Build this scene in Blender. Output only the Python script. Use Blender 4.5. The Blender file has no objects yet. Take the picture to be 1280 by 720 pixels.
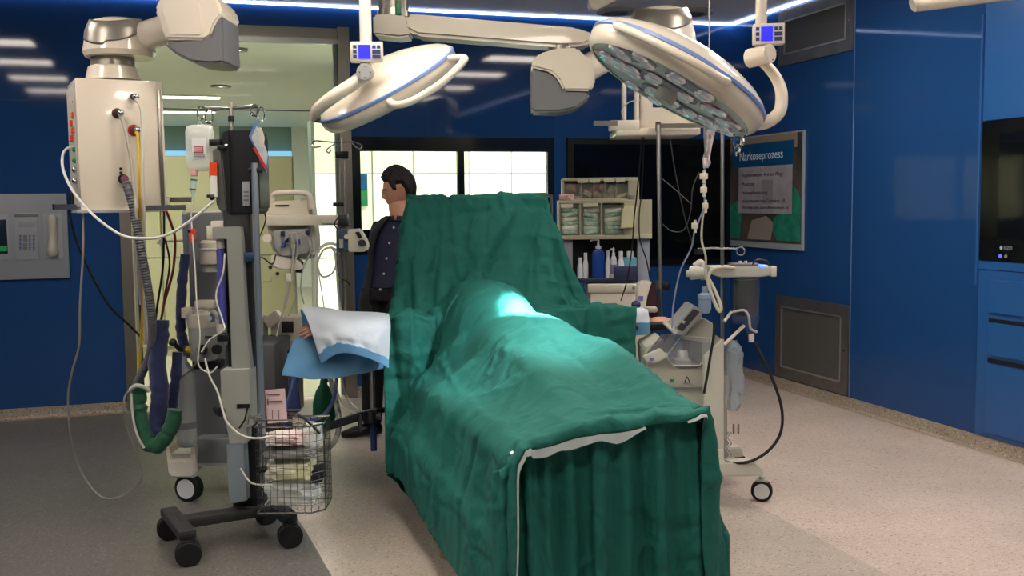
import bpy, bmesh, math, random
import numpy as np
from mathutils import Vector, Matrix, Euler, noise
random.seed(7)
SC = bpy.context.scene
COL = SC.collection
PI = math.pi
V = Vector

# ---------------------------------------------------------------- camera
CAM_F, CAM_H = 1291.08, 1.56          # focal length in pixels of the 1280 px frame, eye height in metres
_pi, _ro, _ya = (math.radians(a) for a in (4.766, -.621, 17.491))
FW = V((math.sin(_ya)*math.cos(_pi), math.cos(_ya)*math.cos(_pi), -math.sin(_pi)))
_r = V((math.cos(_ya), -math.sin(_ya), 0)); _u = _r.cross(FW)
RT = _r*math.cos(_ro) + _u*math.sin(_ro)
UP = _u*math.cos(_ro) - _r*math.sin(_ro)
CP = V((0, 0, CAM_H))
cam = bpy.data.objects.new('camera', bpy.data.cameras.new('camera'))
COL.objects.link(cam)
cam.data.sensor_fit = 'HORIZONTAL'; cam.data.sensor_width = 36
cam.data.lens = CAM_F/1280*36; cam.data.clip_start = .05
cam.matrix_world = Matrix(((RT.x, UP.x, -FW.x, 0), (RT.y, UP.y, -FW.y, 0), (RT.z, UP.z, -FW.z, CAM_H), (0, 0, 0, 1)))
SC.camera = cam

# ---------------------------------------------------------------- colour management, world
SC.view_settings.view_transform = 'Standard'; SC.view_settings.look = 'None'
SC.view_settings.gamma = 1; SC.view_settings.use_curve_mapping = False
SC.view_settings.exposure = 0.0
W = bpy.data.worlds.new('world'); SC.world = W; W.use_nodes = True
W.node_tree.nodes['Background'].inputs[0].default_value = (.55, .6, .7, 1)
W.node_tree.nodes['Background'].inputs[1].default_value = .05
LAMP_E = 35.0
CORR_E = 62.0         # lamp panels of the corridor behind the glass
STRIP_E = 8.0
SPOT_W = 3600.0        # what the surgical lights throw on the drape

# ---------------------------------------------------------------- materials
def srgb(h):
    h = h.lstrip('#'); v = [int(h[i:i+2], 16)/255 for i in (0, 2, 4)]
    return tuple((x/12.92 if x <= .04045 else ((x+.055)/1.055)**2.4) for x in v) + (1,)
MATS = {}
def mat(name, col='#808080', rough=.5, metal=0, emit=None, es=0, trans=0, alpha=1, ior=1.45, coat=0,
        bump=0, bscale=50, var=0, vscale=8, col2=None, sheen=0, spec=.5, detail=3, sss=0):
    if name in MATS: return MATS[name]
    m = bpy.data.materials.new(name); m.use_nodes = True
    nt = m.node_tree; b = nt.nodes['Principled BSDF']; I = b.inputs
    c = srgb(col) if isinstance(col, str) else tuple(col)
    I['Base Color'].default_value = c
    I['Roughness'].default_value = rough; I['Metallic'].default_value = metal
    I['IOR'].default_value = ior; I['Specular IOR Level'].default_value = spec
    I['Transmission Weight'].default_value = trans; I['Alpha'].default_value = alpha
    I['Coat Weight'].default_value = coat; I['Coat Roughness'].default_value = .04
    if sheen: I['Sheen Weight'].default_value = sheen
    if sss: I['Subsurface Weight'].default_value = sss; I['Subsurface Radius'].default_value = (.02, .008, .004)
    if emit: I['Emission Color'].default_value = srgb(emit); I['Emission Strength'].default_value = es
    if bump or var or col2:
        tc = nt.nodes.new('ShaderNodeTexCoord')
    if bump:
        n = nt.nodes.new('ShaderNodeTexNoise'); n.inputs['Scale'].default_value = bscale; n.inputs['Detail'].default_value = detail
        bp = nt.nodes.new('ShaderNodeBump'); bp.inputs['Strength'].default_value = bump; bp.inputs['Distance'].default_value = .01
        nt.links.new(tc.outputs['Object'], n.inputs['Vector']); nt.links.new(n.outputs[0], bp.inputs['Height'])
        nt.links.new(bp.outputs[0], I['Normal'])
    if var or col2:
        n = nt.nodes.new('ShaderNodeTexNoise'); n.inputs['Scale'].default_value = vscale; n.inputs['Detail'].default_value = 4
        r = nt.nodes.new('ShaderNodeValToRGB')
        c2 = srgb(col2) if col2 else tuple(x*(1-var) for x in c[:3]) + (1,)
        r.color_ramp.elements[0].position = .35; r.color_ramp.elements[0].color = c2
        r.color_ramp.elements[1].position = .65; r.color_ramp.elements[1].color = c
        nt.links.new(tc.outputs['Object'], n.inputs['Vector']); nt.links.new(n.outputs[0], r.inputs[0])
        nt.links.new(r.outputs[0], I['Base Color'])
    MATS[name] = m
    return m

# ---------------------------------------------------------------- helpers
def ray(px, py): return FW + RT*((px-640)/CAM_F) - UP*((py-360)/CAM_F)
def P(px, py, d): return CP + ray(px, py)*d                        # a pixel at a distance -> world point
def onp(px, py, ax, v):
    d = ray(px, py); return CP + d*((v-CP[ax])/d[ax])
def px2m(n, d): return n*d/CAM_F

def aim(a, b, up=(0, 0, 1)):
    """matrix with z axis from a to b"""
    z = (V(b)-V(a)).normalized(); upv = V(up)
    if abs(z.dot(upv)) > .99: upv = V((0, 1, 0))
    x = upv.cross(z).normalized(); y = z.cross(x)
    m = Matrix((x, y, z)).transposed().to_4x4(); m.translation = V(a); return m
def tf(loc=(0, 0, 0), rx=0, ry=0, rz=0): return Matrix.Translation(V(loc)) @ Euler((rx, ry, rz)).to_matrix().to_4x4()

def origin(o):
    v = V((0, 0, 0))
    while o: v += o.location; o = o.parent
    return v

class MB:
    def __init__(s, M=None): s.bm = bmesh.new(); s.M = M or Matrix()
    def _add(s, bm2, m=None):
        me = bpy.data.meshes.new('t'); bmesh.ops.transform(bm2, matrix=s.M @ (m or Matrix()), verts=bm2.verts)
        bm2.to_mesh(me); bm2.free(); s.bm.from_mesh(me); bpy.data.meshes.remove(me); return s
    def box(s, c, size, rz=0, rx=0, ry=0, bev=0, seg=2):
        b = bmesh.new(); bmesh.ops.create_cube(b, size=1)
        bmesh.ops.scale(b, vec=V(size), verts=b.verts)
        if bev:
            bmesh.ops.bevel(b, geom=b.edges[:], offset=min(bev, min(size)*.49), segments=seg, affect='EDGES', profile=.5)
        return s._add(b, tf(c, rx, ry, rz))
    def box2(s, a, b, bev=0):
        a, b = V(a), V(b); return s.box((a+b)/2, [abs(b[i]-a[i]) for i in range(3)], bev=bev)
    def cyl(s, a, b, r, r2=None, seg=20, caps=True, bev=0):
        a, b = V(a), V(b); L = (b-a).length
        if L < 1e-6: return s
        m = bmesh.new(); bmesh.ops.create_cone(m, cap_ends=caps, segments=seg, radius1=r, radius2=r if r2 is None else r2, depth=L)
        bmesh.ops.translate(m, vec=(0, 0, L/2), verts=m.verts)
        if bev:
            e = [x for x in m.edges if len(x.link_faces) == 2 and any(len(f.verts) > 4 for f in x.link_faces)]
            bmesh.ops.bevel(m, geom=e, offset=bev, segments=2, affect='EDGES')
        return s._add(m, aim(a, b))
    def sph(s, c, r, sc=(1, 1, 1), seg=20, rot=None):
        m = bmesh.new(); bmesh.ops.create_uvsphere(m, u_segments=seg, v_segments=max(6, seg//2), radius=r)
        bmesh.ops.scale(m, vec=V(sc), verts=m.verts)
        mm = Matrix.Translation(V(c)) @ (rot or Matrix()); return s._add(m, mm)
    def lathe(s, prof, m=None, seg=28, sx=1, sy=1):
        b = bmesh.new(); rings = []
        for r, z in prof:
            if r < 1e-5: rings.append([b.verts.new((0, 0, z))])
            else: rings.append([b.verts.new((r*math.cos(2*PI*k/seg)*sx, r*math.sin(2*PI*k/seg)*sy, z)) for k in range(seg)])
        for A, B in zip(rings, rings[1:]):
            for k in range(seg):
                k2 = (k+1) % seg
                if len(A) == 1 and len(B) == 1: continue
                if len(A) == 1: b.faces.new((A[0], B[k], B[k2]))
                elif len(B) == 1: b.faces.new((A[k], A[k2], B[0]))
                else: b.faces.new((A[k], A[k2], B[k2], B[k]))
        bmesh.ops.recalc_face_normals(b, faces=b.faces)
        return s._add(b, m)
    def prism(s, pts, d, m=None, bev=0):
        """2-D outline pts (x,y) extruded from z=0 to z=d"""
        b = bmesh.new(); lo = [b.verts.new((x, y, 0)) for x, y in pts]; hi = [b.verts.new((x, y, d)) for x, y in pts]
        b.faces.new(lo[::-1]); b.faces.new(hi); n = len(pts)
        for k in range(n): b.faces.new((lo[k], lo[(k+1) % n], hi[(k+1) % n], hi[k]))
        bmesh.ops.recalc_face_normals(b, faces=b.faces)
        if bev: bmesh.ops.bevel(b, geom=b.edges[:], offset=bev, segments=2, affect='EDGES', clamp_overlap=True)
        return s._add(b, m)
    def tube(s, pts, r, seg=8, smooth=True, n=6, closed=False, ripple=0, rp=.012, caps=True):
        """round tube through pts; r may be a list"""
        P_ = [V(p) for p in pts]; R_ = list(r) if hasattr(r, '__len__') else [r]*len(P_)
        if smooth and len(P_) > 2:
            Q, RR = [], []
            N = len(P_); rng = range(N if closed else N-1)
            for i in rng:
                p0 = P_[(i-1) % N] if (closed or i > 0) else P_[i]*2-P_[i+1]
                p1 = P_[i]; p2 = P_[(i+1) % N]
                p3 = P_[(i+2) % N] if (closed or i+2 < N) else p2*2-p1
                for k in range(n):
                    t = k/n
                    Q.append(.5*((2*p1)+(p2-p0)*t+(2*p0-5*p1+4*p2-p3)*t*t+(3*p1-p0-3*p2+p3)*t**3))
                    RR.append(R_[i]*(1-t)+R_[(i+1) % N]*t)
            if not closed: Q.append(P_[-1]); RR.append(R_[-1])
            P_, R_ = Q, RR
        if ripple:
            Q, RR = [P_[0]], [R_[0]]
            for i in range(len(P_)-1):
                L = (P_[i+1]-P_[i]).length; m = max(1, int(L/(rp/2)))
                for k in range(1, m+1):
                    Q.append(P_[i].lerp(P_[i+1], k/m)); RR.append(R_[i]+(R_[i+1]-R_[i])*k/m)
            P_, R_ = Q, [x*(1+(ripple if j % 2 else -ripple)) for j, x in enumerate(RR)]
        b = bmesh.new(); N = len(P_); rings = []; up = None
        for i in range(N):
            if closed: t = P_[(i+1) % N]-P_[i-1]
            else: t = P_[min(i+1, N-1)]-P_[max(i-1, 0)]
            if t.length < 1e-9: t = V((0, 0, 1))
            t.normalize()
            if up is None:
                up = V((0, 0, 1)) if abs(t.z) < .9 else V((1, 0, 0))
            up = up-t*up.dot(t)
            if up.length < 1e-6: up = t.orthogonal()
            up.normalize(); sd = t.cross(up)
            rings.append([b.verts.new(P_[i]+(up*math.cos(2*PI*k/seg)+sd*math.sin(2*PI*k/seg))*R_[i]) for k in range(seg)])
        prs = list(zip(rings, rings[1:])) + ([(rings[-1], rings[0])] if closed else [])
        for A, B in prs:
            for k in range(seg): b.faces.new((A[k], A[(k+1) % seg], B[(k+1) % seg], B[k]))
        if caps and not closed: b.faces.new(rings[0][::-1]); b.faces.new(rings[-1])
        bmesh.ops.recalc_face_normals(b, faces=b.faces)
        return s._add(b)
    def poly(s, vs, fs):
        b = bmesh.new(); q = [b.verts.new(V(v)) for v in vs]
        for f in fs: b.faces.new([q[i] for i in f])
        return s._add(b)
    def grid(s, f, nu, nv):
        b = bmesh.new(); q = [[b.verts.new(V(f(i/nu, j/nv))) for j in range(nv+1)] for i in range(nu+1)]
        for i in range(nu):
            for j in range(nv): b.faces.new((q[i][j], q[i+1][j], q[i+1][j+1], q[i][j+1]))
        return s._add(b)
    def text(s, txt, size, m, depth=.0008, align='CENTER'):
        cu = bpy.data.curves.new('t', 'FONT'); cu.body = txt; cu.size = size; cu.align_x = align; cu.align_y = 'CENTER'
        cu.extrude = depth; cu.resolution_u = 3
        o = bpy.data.objects.new('t', cu); COL.objects.link(o)
        dg = bpy.context.evaluated_depsgraph_get(); me = bpy.data.meshes.new_from_object(o.evaluated_get(dg))
        b = bmesh.new(); b.from_mesh(me); bpy.data.objects.remove(o); bpy.data.curves.remove(cu); bpy.data.meshes.remove(me)
        return s._add(b, m)
    def build(s, name, m, parent=None, smooth=True, ang=35, mods=(), loc=None, label=None):
        me = bpy.data.meshes.new(name); bm = s.bm
        o = bpy.data.objects.new(name, me)
        if parent: og = origin(parent); o.parent = parent
        else:
            if loc is None:
                cs = [v.co for v in bm.verts]
                loc = ((min(c.x for c in cs)+max(c.x for c in cs))/2, (min(c.y for c in cs)+max(c.y for c in cs))/2, min(c.z for c in cs))
            og = V(loc); o.location = og
        bmesh.ops.translate(bm, vec=-og, verts=bm.verts)
        for f in bm.faces: f.smooth = smooth
        if smooth:
            lim = math.radians(ang)
            for e in bm.edges:
                if len(e.link_faces) == 2 and e.calc_face_angle(0) > lim: e.smooth = False
        bm.to_mesh(me); bm.free()
        for x in (m if isinstance(m, (list, tuple)) else [m]): me.materials.append(x)
        COL.objects.link(o)
        if label: o['label'] = label
        for kind, kw in mods:
            md = o.modifiers.new(kind, kind)
            for k, v in kw.items(): setattr(md, k, v)
        return o

def tag(o, label=None, cat=None, group=None, kind=None):
    if label: o['label'] = label
    if cat: o['category'] = cat
    if group: o['group'] = group
    if kind: o['kind'] = kind
    return o
def thing(name, loc, label, cat, group=None):
    o = bpy.data.objects.new(name, None); o.empty_display_size = .1; COL.objects.link(o); o.location = V(loc)
    return tag(o, label, cat, group)
def struct(o): o['kind'] = 'structure'; return o
def dup(root, loc, rz=0, label=None, group=None, mats=None):
    def cp(o, par):
        c = o.copy(); COL.objects.link(c); c.parent = par
        if mats and c.data and c.data.materials and o.data.materials[0].name in mats:
            c.data = c.data.copy(); c.data.materials[0] = mats[o.data.materials[0].name]
        for ch in list(o.children): cp(ch, c)
        return c
    r = cp(root, None); r.location = V(loc); r.rotation_euler = (0, 0, rz)
    if label: r['label'] = label
    if group: r['group'] = group
    return r

M_ = dict(
    steel=mat('brushed_steel', '#9c9890', .32, 1, bump=.02, bscale=200),
    chrome=mat('chrome', '#c8c8c8', .12, 1),
    darksteel=mat('dark_metal', '#4a4a4c', .4, .9),
    white=mat('warm_white_enamel', '#d8cfc2', .28, coat=.3),
    cream=mat('cream_plastic', '#cfc9b8', .4),
    grey=mat('light_grey_plastic', '#a9a79f', .45),
    midgrey=mat('mid_grey_plastic', '#6e7072', .5),
    black=mat('black_plastic', '#131416', .4),
    rubber=mat('black_rubber', '#0c0c0d', .65),
    blue=mat('blue_plastic', '#3c4f9a', .4),
    navy=mat('navy_fabric', '#18234f', .85, bump=.4, bscale=60, sheen=.3),
    orange=mat('orange_plastic', '#e2491c', .4),
    red=mat('red_plastic', '#b02a28', .4),
    yellow=mat('yellow_hose', '#d8b126', .45),
    greenp=mat('green_plastic', '#1e7a4a', .4),
    glass=mat('clear_plastic', '#f2f4f2', .08, trans=1, ior=1.3),
    screenblue=mat('lit_blue_display', '#2020c0', .3, emit='#2a2af0', es=1.3),
    paper=mat('white_paper', '#dcdad4', .8),
)
# ================================================================ THE ROOM
YB, XR, ZC = 8.25, 4.66, 3.10
FX0, FX1 = (2.70, -2.59), (2.75, 8.2)
XL, YF = -3.2, -2.6
def floor_mat(name, base, specks, vs):
    m = bpy.data.materials.new(name); m.use_nodes = True; nt = m.node_tree; b = nt.nodes['Principled BSDF']
    tc = nt.nodes.new('ShaderNodeTexCoord')
    v = nt.nodes.new('ShaderNodeTexVoronoi'); v.inputs['Scale'].default_value = vs
    r = nt.nodes.new('ShaderNodeValToRGB'); r.color_ramp.interpolation = 'LINEAR'
    sep = nt.nodes.new('ShaderNodeSeparateColor')
    els = r.color_ramp.elements
    els[0].position = 0; els[0].color = srgb(specks[0]); els[1].position = 1; els[1].color = srgb(specks[1])
    e = els.new(.12); e.color = srgb(base); e = els.new(.85); e.color = srgb(base)
    n = nt.nodes.new('ShaderNodeTexNoise'); n.inputs['Scale'].default_value = 2.2; n.inputs['Detail'].default_value = 6
    mx = nt.nodes.new('ShaderNodeMix'); mx.data_type = 'RGBA'; mx.blend_type = 'MULTIPLY'; mx.inputs[0].default_value = .35
    L = nt.links.new
    L(tc.outputs['Object'], v.inputs['Vector']); L(v.outputs['Color'], sep.inputs[0]); L(sep.outputs[0], r.inputs[0])
    L(tc.outputs['Object'], n.inputs['Vector']); L(r.outputs[0], mx.inputs[6]); L(n.outputs[0], mx.inputs[7]); L(mx.outputs[2], b.inputs['Base Color'])
    b.inputs['Roughness'].default_value = .42
    return m
lino = floor_mat('speckled_pale_lino', '#d0bfb4', ('#93857c', '#e6dacf'), 130)
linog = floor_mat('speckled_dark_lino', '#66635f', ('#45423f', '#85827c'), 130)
cove = floor_mat('terrazzo_cove', '#a29585', ('#6b5b50', '#c8beb0'), 110)
bluew = mat('glossy_blue_glass_panel', '#1e4479', .05, spec=.3)
bluec = mat('blue_cabinet_lacquer', '#245592', .22)
seamm = mat('pale_blue_joint', '#6d86b8', .3)
ceilm = mat('ceiling_enamel', '#d6d8dd', .5)

# floor: pale lino with a dark grey field on the left
m = MB(); m.box2((XL, YF, -.06), (XR, YB+.2, 0)); fl = struct(m.build('floor', lino, smooth=False))
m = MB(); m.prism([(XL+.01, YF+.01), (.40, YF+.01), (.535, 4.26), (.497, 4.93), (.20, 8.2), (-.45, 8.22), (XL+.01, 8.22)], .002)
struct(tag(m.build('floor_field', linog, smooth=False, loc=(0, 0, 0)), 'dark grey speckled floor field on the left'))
linoc = floor_mat('speckled_grey_beige_lino', '#b9ada2', ('#857a72', '#d2c8bd'), 130)
m = MB(); m.prism([(.40, YF+.01), (FX0[0], YF+.01), FX0, FX1, (.20, 8.2), (.497, 4.93), (.535, 4.26)], .001)
struct(tag(m.build('floor_field', linoc, smooth=False, loc=(0, 0, 0)), 'grey beige floor field in the middle'))
m = MB(); m.box2((XL, YF, ZC), (XR+.1, YB+.2, ZC+.08)); struct(m.build('ceiling', ceilm, smooth=False))
# back wall with openings for the glass door and the window
DX0, DX1, DZ = -.43, 1.255, 2.915
WX0, WX1, WZ0, WZ1 = 1.275, 2.985, 1.15, 2.09
m = MB(); T = .16
for a, b in (((XL, 0), (DX0, ZC)), ((DX0, DZ), (DX1, ZC)), ((DX1, 0), (WX1, WZ0)), ((DX1, WZ1), (WX1, ZC)), ((WX1, 0), (XR+.1, ZC)), ((DX1, WZ0), (WX0, WZ1))):
    m.box2((a[0], YB, a[1]), (b[0], YB+T, b[1]))
struct(m.build('wall_back', bluew, smooth=False))
m = MB(); m.box2((XR, YF, 0), (XR+.1, YB+.1, ZC)); struct(m.build('wall_right', bluew, smooth=False))
m = MB(); m.box2((XL-.1, YF, 0), (XL, YB+.1, ZC)); struct(m.build('wall_left', bluew, smooth=False))
m = MB(); m.box2((XL-.1, YF-.1, 0), (XR+.1, YF, ZC)); struct(m.build('wall_front', mat('grey_wall_paint', '#9a9a98', .6), smooth=False))
# cove baseboards
def coveboard(name, pts, nrm):
    m = MB()
    (x0, y0), (x1, y1) = pts; nx, ny = nrm
    prof = [(0, .085), (.006, .085), (.008, .03), (.014, .014), (.03, .004), (.05, .0025), (0, .0025)]
    vs, fs = [], []
    for (x, y) in pts:
        for d, z in prof: vs.append((x+nx*d, y+ny*d, z))
    n = len(prof)
    for k in range(n): fs.append((k, (k+1) % n, n+(k+1) % n, n+k))
    fs += [tuple(range(n)), tuple(range(2*n-1, n-1, -1))]
    m.poly(vs, fs); return struct(m.build(name, cove))
coveboard('baseboard_back', [(DX1+.0, YB), (XR, YB)], (0, -1))
coveboard('baseboard_back_left', [(XL, YB), (DX0-.02, YB)], (0, -1))
coveboard('baseboard_right', [(XR, YF), (XR, YB)], (-1, 0))
# joints between the glass panels
def seam(name, a, b, w=.004, mt=seamm, t=.0025):
    a, b = V(a), V(b); m = MB(); lo = [min(a[i], b[i]) for i in range(3)]; hi = [max(a[i], b[i]) for i in range(3)]
    for i in range(3):
        if hi[i]-lo[i] < 1e-6:
            lo[i] -= w/2; hi[i] += w/2
    m.box2(lo, hi); return struct(m.build(name, mt, smooth=False))
seam('trim_1', (XR-.0005, 6.481, .09), (XR-.0005, 6.481, ZC-.03), .005)
seam('trim_2', (XR-.0005, 5.188, .09), (XR-.0005, 5.188, ZC-.03), .004)
seam('trim_3', (2.99, YB-.0005, 2.1), (2.99, YB-.0005, ZC-.03), .003, mat('dark_joint', '#0c2548', .4))
seam('trim_4', (XL, YB-.0005, 2.33), (DX0-.03, YB-.0005, 2.33), .004, MATS['dark_joint'])
seam('trim_5', (1.9, YB-.0005, 2.1), (1.9, YB-.0005, ZC-.03), .003, MATS['dark_joint'])
seam('trim_6', (-.82, YB-.0005, .09), (-.82, YB-.0005, 1.03), .003, MATS['dark_joint'])
# bright line of light where the walls meet the ceiling
led = mat('white_light_line', '#ffffff', .5, emit='#cfe0ff', es=STRIP_E)
m = MB(); m.box2((XL, YB-.03, ZC-.017), (XR-.006, YB-.014, ZC-.008)); struct(m.build('trim_7', led, smooth=False))
m = MB(); m.box2((XR-.03, YF, ZC-.017), (XR-.014, YB-.006, ZC-.008)); struct(m.build('trim_8', led, smooth=False))
# long folded edge pull of the tall cabinet at right
m = MB(); m.box2((XR-.022, 5.192, 1.02), (XR, 5.207, 2.66)); struct(m.build('trim_9', mat('pale_blue_edge', '#2c5796', .2), smooth=False))

# glass door
dr = thing('door_1', (.41, YB, 0), 'glass sliding door', 'door'); del dr['category']; dr['kind'] = 'structure'
m = MB(); m.box2((DX0-.035, YB-.02, 0), (DX0+.045, YB+.16, DZ+.0)).build('door_jamb', M_['steel'], dr, smooth=False)
m = MB(); m.box2((DX0+.052, YB+.03, .05), (DX0+.07, YB+.06, 2.83)).build('bright_edge', mat('bright_aluminium', '#d9dcdc', .2, .6), dr, smooth=False)
m = MB(); m.box2((DX0+.072, YB+.03, .05), (DX0+.09, YB+.08, 2.83)).build('door_seal', M_['black'], dr, smooth=False)
m = MB(); m.box2((DX1-.07, YB-.03, 0), (DX1+.02, YB+.16, DZ+.02)).build('door_jamb', M_['steel'], dr, smooth=False)
m = MB(); m.box2((DX0+.045, YB-.012, DZ-.09), (DX1-.07, YB+.15, DZ+.01)).build('door_lintel', M_['steel'], dr, smooth=False)
m = MB(); m.box2((DX0+.045, YB-.03, DZ-.115), (DX1-.07, YB+.03, DZ-.075)).build('door_track', mat('bright_aluminium'), dr, smooth=False)
m = MB(); m.box2((DX0+.092, YB+.045, .02), (DX1-.105, YB+.053, 2.285)); m.box2((DX0+.092, YB+.045, 2.293), (DX1-.105, YB+.053, 2.81))
m.build('glass_pane', mat('door_glass', '#f6faf6', .0, trans=1, ior=1.1), dr, smooth=False)
m = MB(); m.box2((DX0+.092, YB+.043, 2.285), (DX1-.105, YB+.055, 2.293)).build('pane_joint', M_['midgrey'], dr, smooth=False)
m = MB(); m.box2((DX1-.1, YB+.02, .02), (DX1-.072, YB+.07, 2.83)).build('door_leaf_edge', mat('door_edge_grey', '#7d8a88', .3, .3), dr, smooth=False)
m = MB(); m.box2((.05, YB-.09, DZ-.02), (.42, YB-.012, DZ+.05), bev=.02).build('door_sensor', M_['black'], dr)

# window
wn = thing('window_1', (2.13, YB, WZ0), 'dark framed window to the corridor', 'window'); del wn['category']; wn['kind'] = 'structure'
wfr = mat('window_frame_black', '#10181c', .12, spec=.6)
m = MB(); y0, y1 = YB-.006, YB+.05
m.box2((WX0, y0, WZ0), (1.345, y1, WZ1)); m.box2((2.923, y0, WZ0), (WX1, y1, WZ1))
m.box2((2.146, y0, 1.352), (2.2, y1, 1.975)); m.box2((1.345, y0, WZ0), (2.923, y1, 1.352)); m.box2((1.345, y0, 1.975), (2.923, y1, WZ1))
m.build('window_frame', wfr, wn, smooth=False)
m = MB(); m.box2((1.345, YB+.02, 1.352), (2.146, YB+.026, 1.975)); m.box2((2.2, YB+.02, 1.352), (2.923, YB+.026, 1.975))
m.build('glass_pane', MATS['door_glass'], wn, smooth=False)

# ---------------- corridor behind the glass
cw = mat('corridor_wall_cream', '#bab08c', .5); cwh = mat('corridor_paint', '#e2e4da', .55)
m = MB(); m.box2((-6, YB+.2, -.06), (9, 20, 0)); struct(m.build('floor_corridor', mat('corridor_lino', '#c2b7a0', .3), smooth=False))
m = MB(); m.box2((-6, YB+.16, 3.0), (9, 20, 3.08)); struct(m.build('ceiling_corridor', cwh, smooth=False))
m = MB(); m.box2((-6, 19.9, 0), (9, 20, 3.0)); struct(m.build('wall_corridor_far', mat('corridor_far_wall', '#8fa79f', .6), smooth=False))
m = MB(); m.box2((-6.1, YB+.1, 0), (-6, 20, 3.0)); struct(m.build('wall_corridor_left', cwh, smooth=False))
m = MB(); m.box2((9, YB+.1, 0), (9.1, 20, 3.0)); struct(m.build('wall_corridor_right', cwh, smooth=False))
m = MB(); m.box2((-5.9, 19.82, 1.9), (6, 19.9, 2.55)); wf = struct(m.build('window_2', mat('daylight_blue_glass', '#8ec4e8', .3, emit='#7fc0ee', es=.9), smooth=False))
m = MB()
for x in (-5, -3.2, -1.4, .4, 2.2, 4.0): m.box2((x-.25, 19.74, 0), (x+.25, 19.82, 3.0))
struct(m.build('trim_10', MATS['corridor_paint'], smooth=False))
# cream storage fronts in the corridor
cb = thing('corridor_cabinet', (.1, 11.2, 0), 'cream cabinet front seen through the glass door, left of the white lit panels', 'cabinet')
m = MB(); m.box2((-1.6, 11.25, .0), (1.12, 11.8, 2.07)).build('body', cw, cb, smooth=False)
for i, x in enumerate((-1.58, -.23)):
    for z0, z1 in ((.10, 1.02), (1.03, 2.05)):
        m = MB(); m.box2((x, 11.225, z0), (x+1.335, 11.25, z1), bev=.003).build('door', cw, cb, smooth=False)
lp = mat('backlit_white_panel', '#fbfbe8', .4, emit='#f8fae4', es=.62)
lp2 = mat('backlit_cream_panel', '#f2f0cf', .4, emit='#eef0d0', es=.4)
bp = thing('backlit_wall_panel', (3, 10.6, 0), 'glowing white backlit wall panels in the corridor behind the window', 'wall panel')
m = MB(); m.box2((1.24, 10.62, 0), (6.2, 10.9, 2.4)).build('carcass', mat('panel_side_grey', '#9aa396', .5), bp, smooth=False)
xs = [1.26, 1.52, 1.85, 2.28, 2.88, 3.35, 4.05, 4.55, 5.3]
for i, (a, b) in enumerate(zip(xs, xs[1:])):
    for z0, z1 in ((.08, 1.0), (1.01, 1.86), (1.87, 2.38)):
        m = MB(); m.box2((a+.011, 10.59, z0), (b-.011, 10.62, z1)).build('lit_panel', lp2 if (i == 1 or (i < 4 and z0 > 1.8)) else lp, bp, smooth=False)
pk = thing('landscape_picture', (1.66, 10.55, 1.5), 'blue and green landscape picture hanging behind the window, left of the person', 'picture')
m = MB(); m.box2((1.60, 10.555, 1.53), (1.79, 10.585, 1.86)).build('frame', mat('picture_green', '#3f8f3c', .4, col2='#1f6a58', vscale=6), pk, smooth=False)
m = MB(); m.box2((1.605, 10.545, 1.70), (1.785, 10.556, 1.855)).build('sky', mat('picture_blue', '#235e8c', .4, col2='#174060', vscale=5), pk, smooth=False)
# corridor lamps, the first three added out of view
cl = mat('corridor_lamp_glow', '#ffffff', .5, emit='#f8fff0', es=CORR_E)
frm = mat('lamp_frame_white', '#e4e4e0', .4)
def ceiling_lamp(name, x, y, w, l, z, gm, label, group):
    t = thing(name, (x, y, z), label, 'ceiling lamp', group)
    m = MB()
    for a, b in (((-w/2-.02, -l/2-.02), (w/2+.02, -l/2)), ((-w/2-.02, l/2), (w/2+.02, l/2+.02)), ((-w/2-.02, -l/2), (-w/2, l/2)), ((w/2, -l/2), (w/2+.02, l/2))):
        m.box2((x+a[0], y+a[1], z-.018), (x+b[0], y+b[1], z))
    m.build('frame', frm, t, smooth=False)
    m = MB(); m.box2((x-w/2, y-l/2, z-.012), (x+w/2, y+l/2, z)).build('diffuser', gm, t, smooth=False)
    return t
for (x, y) in ((-1.6, 9.6), (2.6, 9.4), (5.2, 9.4)):  # added to brighten the corridor, kept out of view behind the wall
    ceiling_lamp('corridor_ceiling_lamp', x, y, 1.0, .5, 3.0, cl, 'added lamp brightening the corridor, unseen behind the wall', 'added corridor lamps')
for i, (x, y) in enumerate(((.05, 14.5), (.05, 16.8), (-3, 13), (5, 14))):
    ceiling_lamp('corridor_ceiling_lamp', x, y, .9, .3, 3.0, cl, ('nearer', 'farther', 'left', 'right')[i]+' white strip lamp far down the corridor ceiling', 'far corridor lamps')
for i, q in enumerate(((293, 61), (285, 76), (276, 107))):
    p = onp(q[0], q[1], 2, 3.0)
    t = thing('ceiling_spotlight', p, ('nearest', 'middle', 'farthest')[i]+' of three round downlights in a row in the corridor ceiling', 'ceiling lamp', 'corridor downlights')
    m = MB(); m.lathe([(.12, 0), (.12, -.02), (.08, -.025), (.07, -.008)], tf(p)); m.build('ring', M_['steel'], t)
    m = MB(); m.cyl((p.x, p.y, 2.99), (p.x, p.y, 2.998), .075); m.build('bulb', cl, t)
p = onp(392, 46, 2, 3.0)
m = MB(); m.box((p.x, p.y, 2.985), (.5, .07, .03), bev=.01); tag(m.build('slot_vent', M_['darksteel']), 'dark slot vent in the corridor ceiling above the glass door', 'vent')

# ---------------- operating room ceiling lamps (all above the frame; their light and reflections are seen)
rl = mat('ceiling_lamp_glow', '#ffffff', .5, emit='#fff2e2', es=LAMP_E)
for i, (x, y) in enumerate([(x, y) for x in (3.42, .75, -1.6) for y in (5.8, 4.4, 2.95, 1.5)]):
    if x == .75 and y in (5.8,): continue
    ceiling_lamp('ceiling_lamp', x, y, .62, .42, ZC, rl, 'flat square white ceiling lamp of the operating room', 'ceiling lamps')
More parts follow.
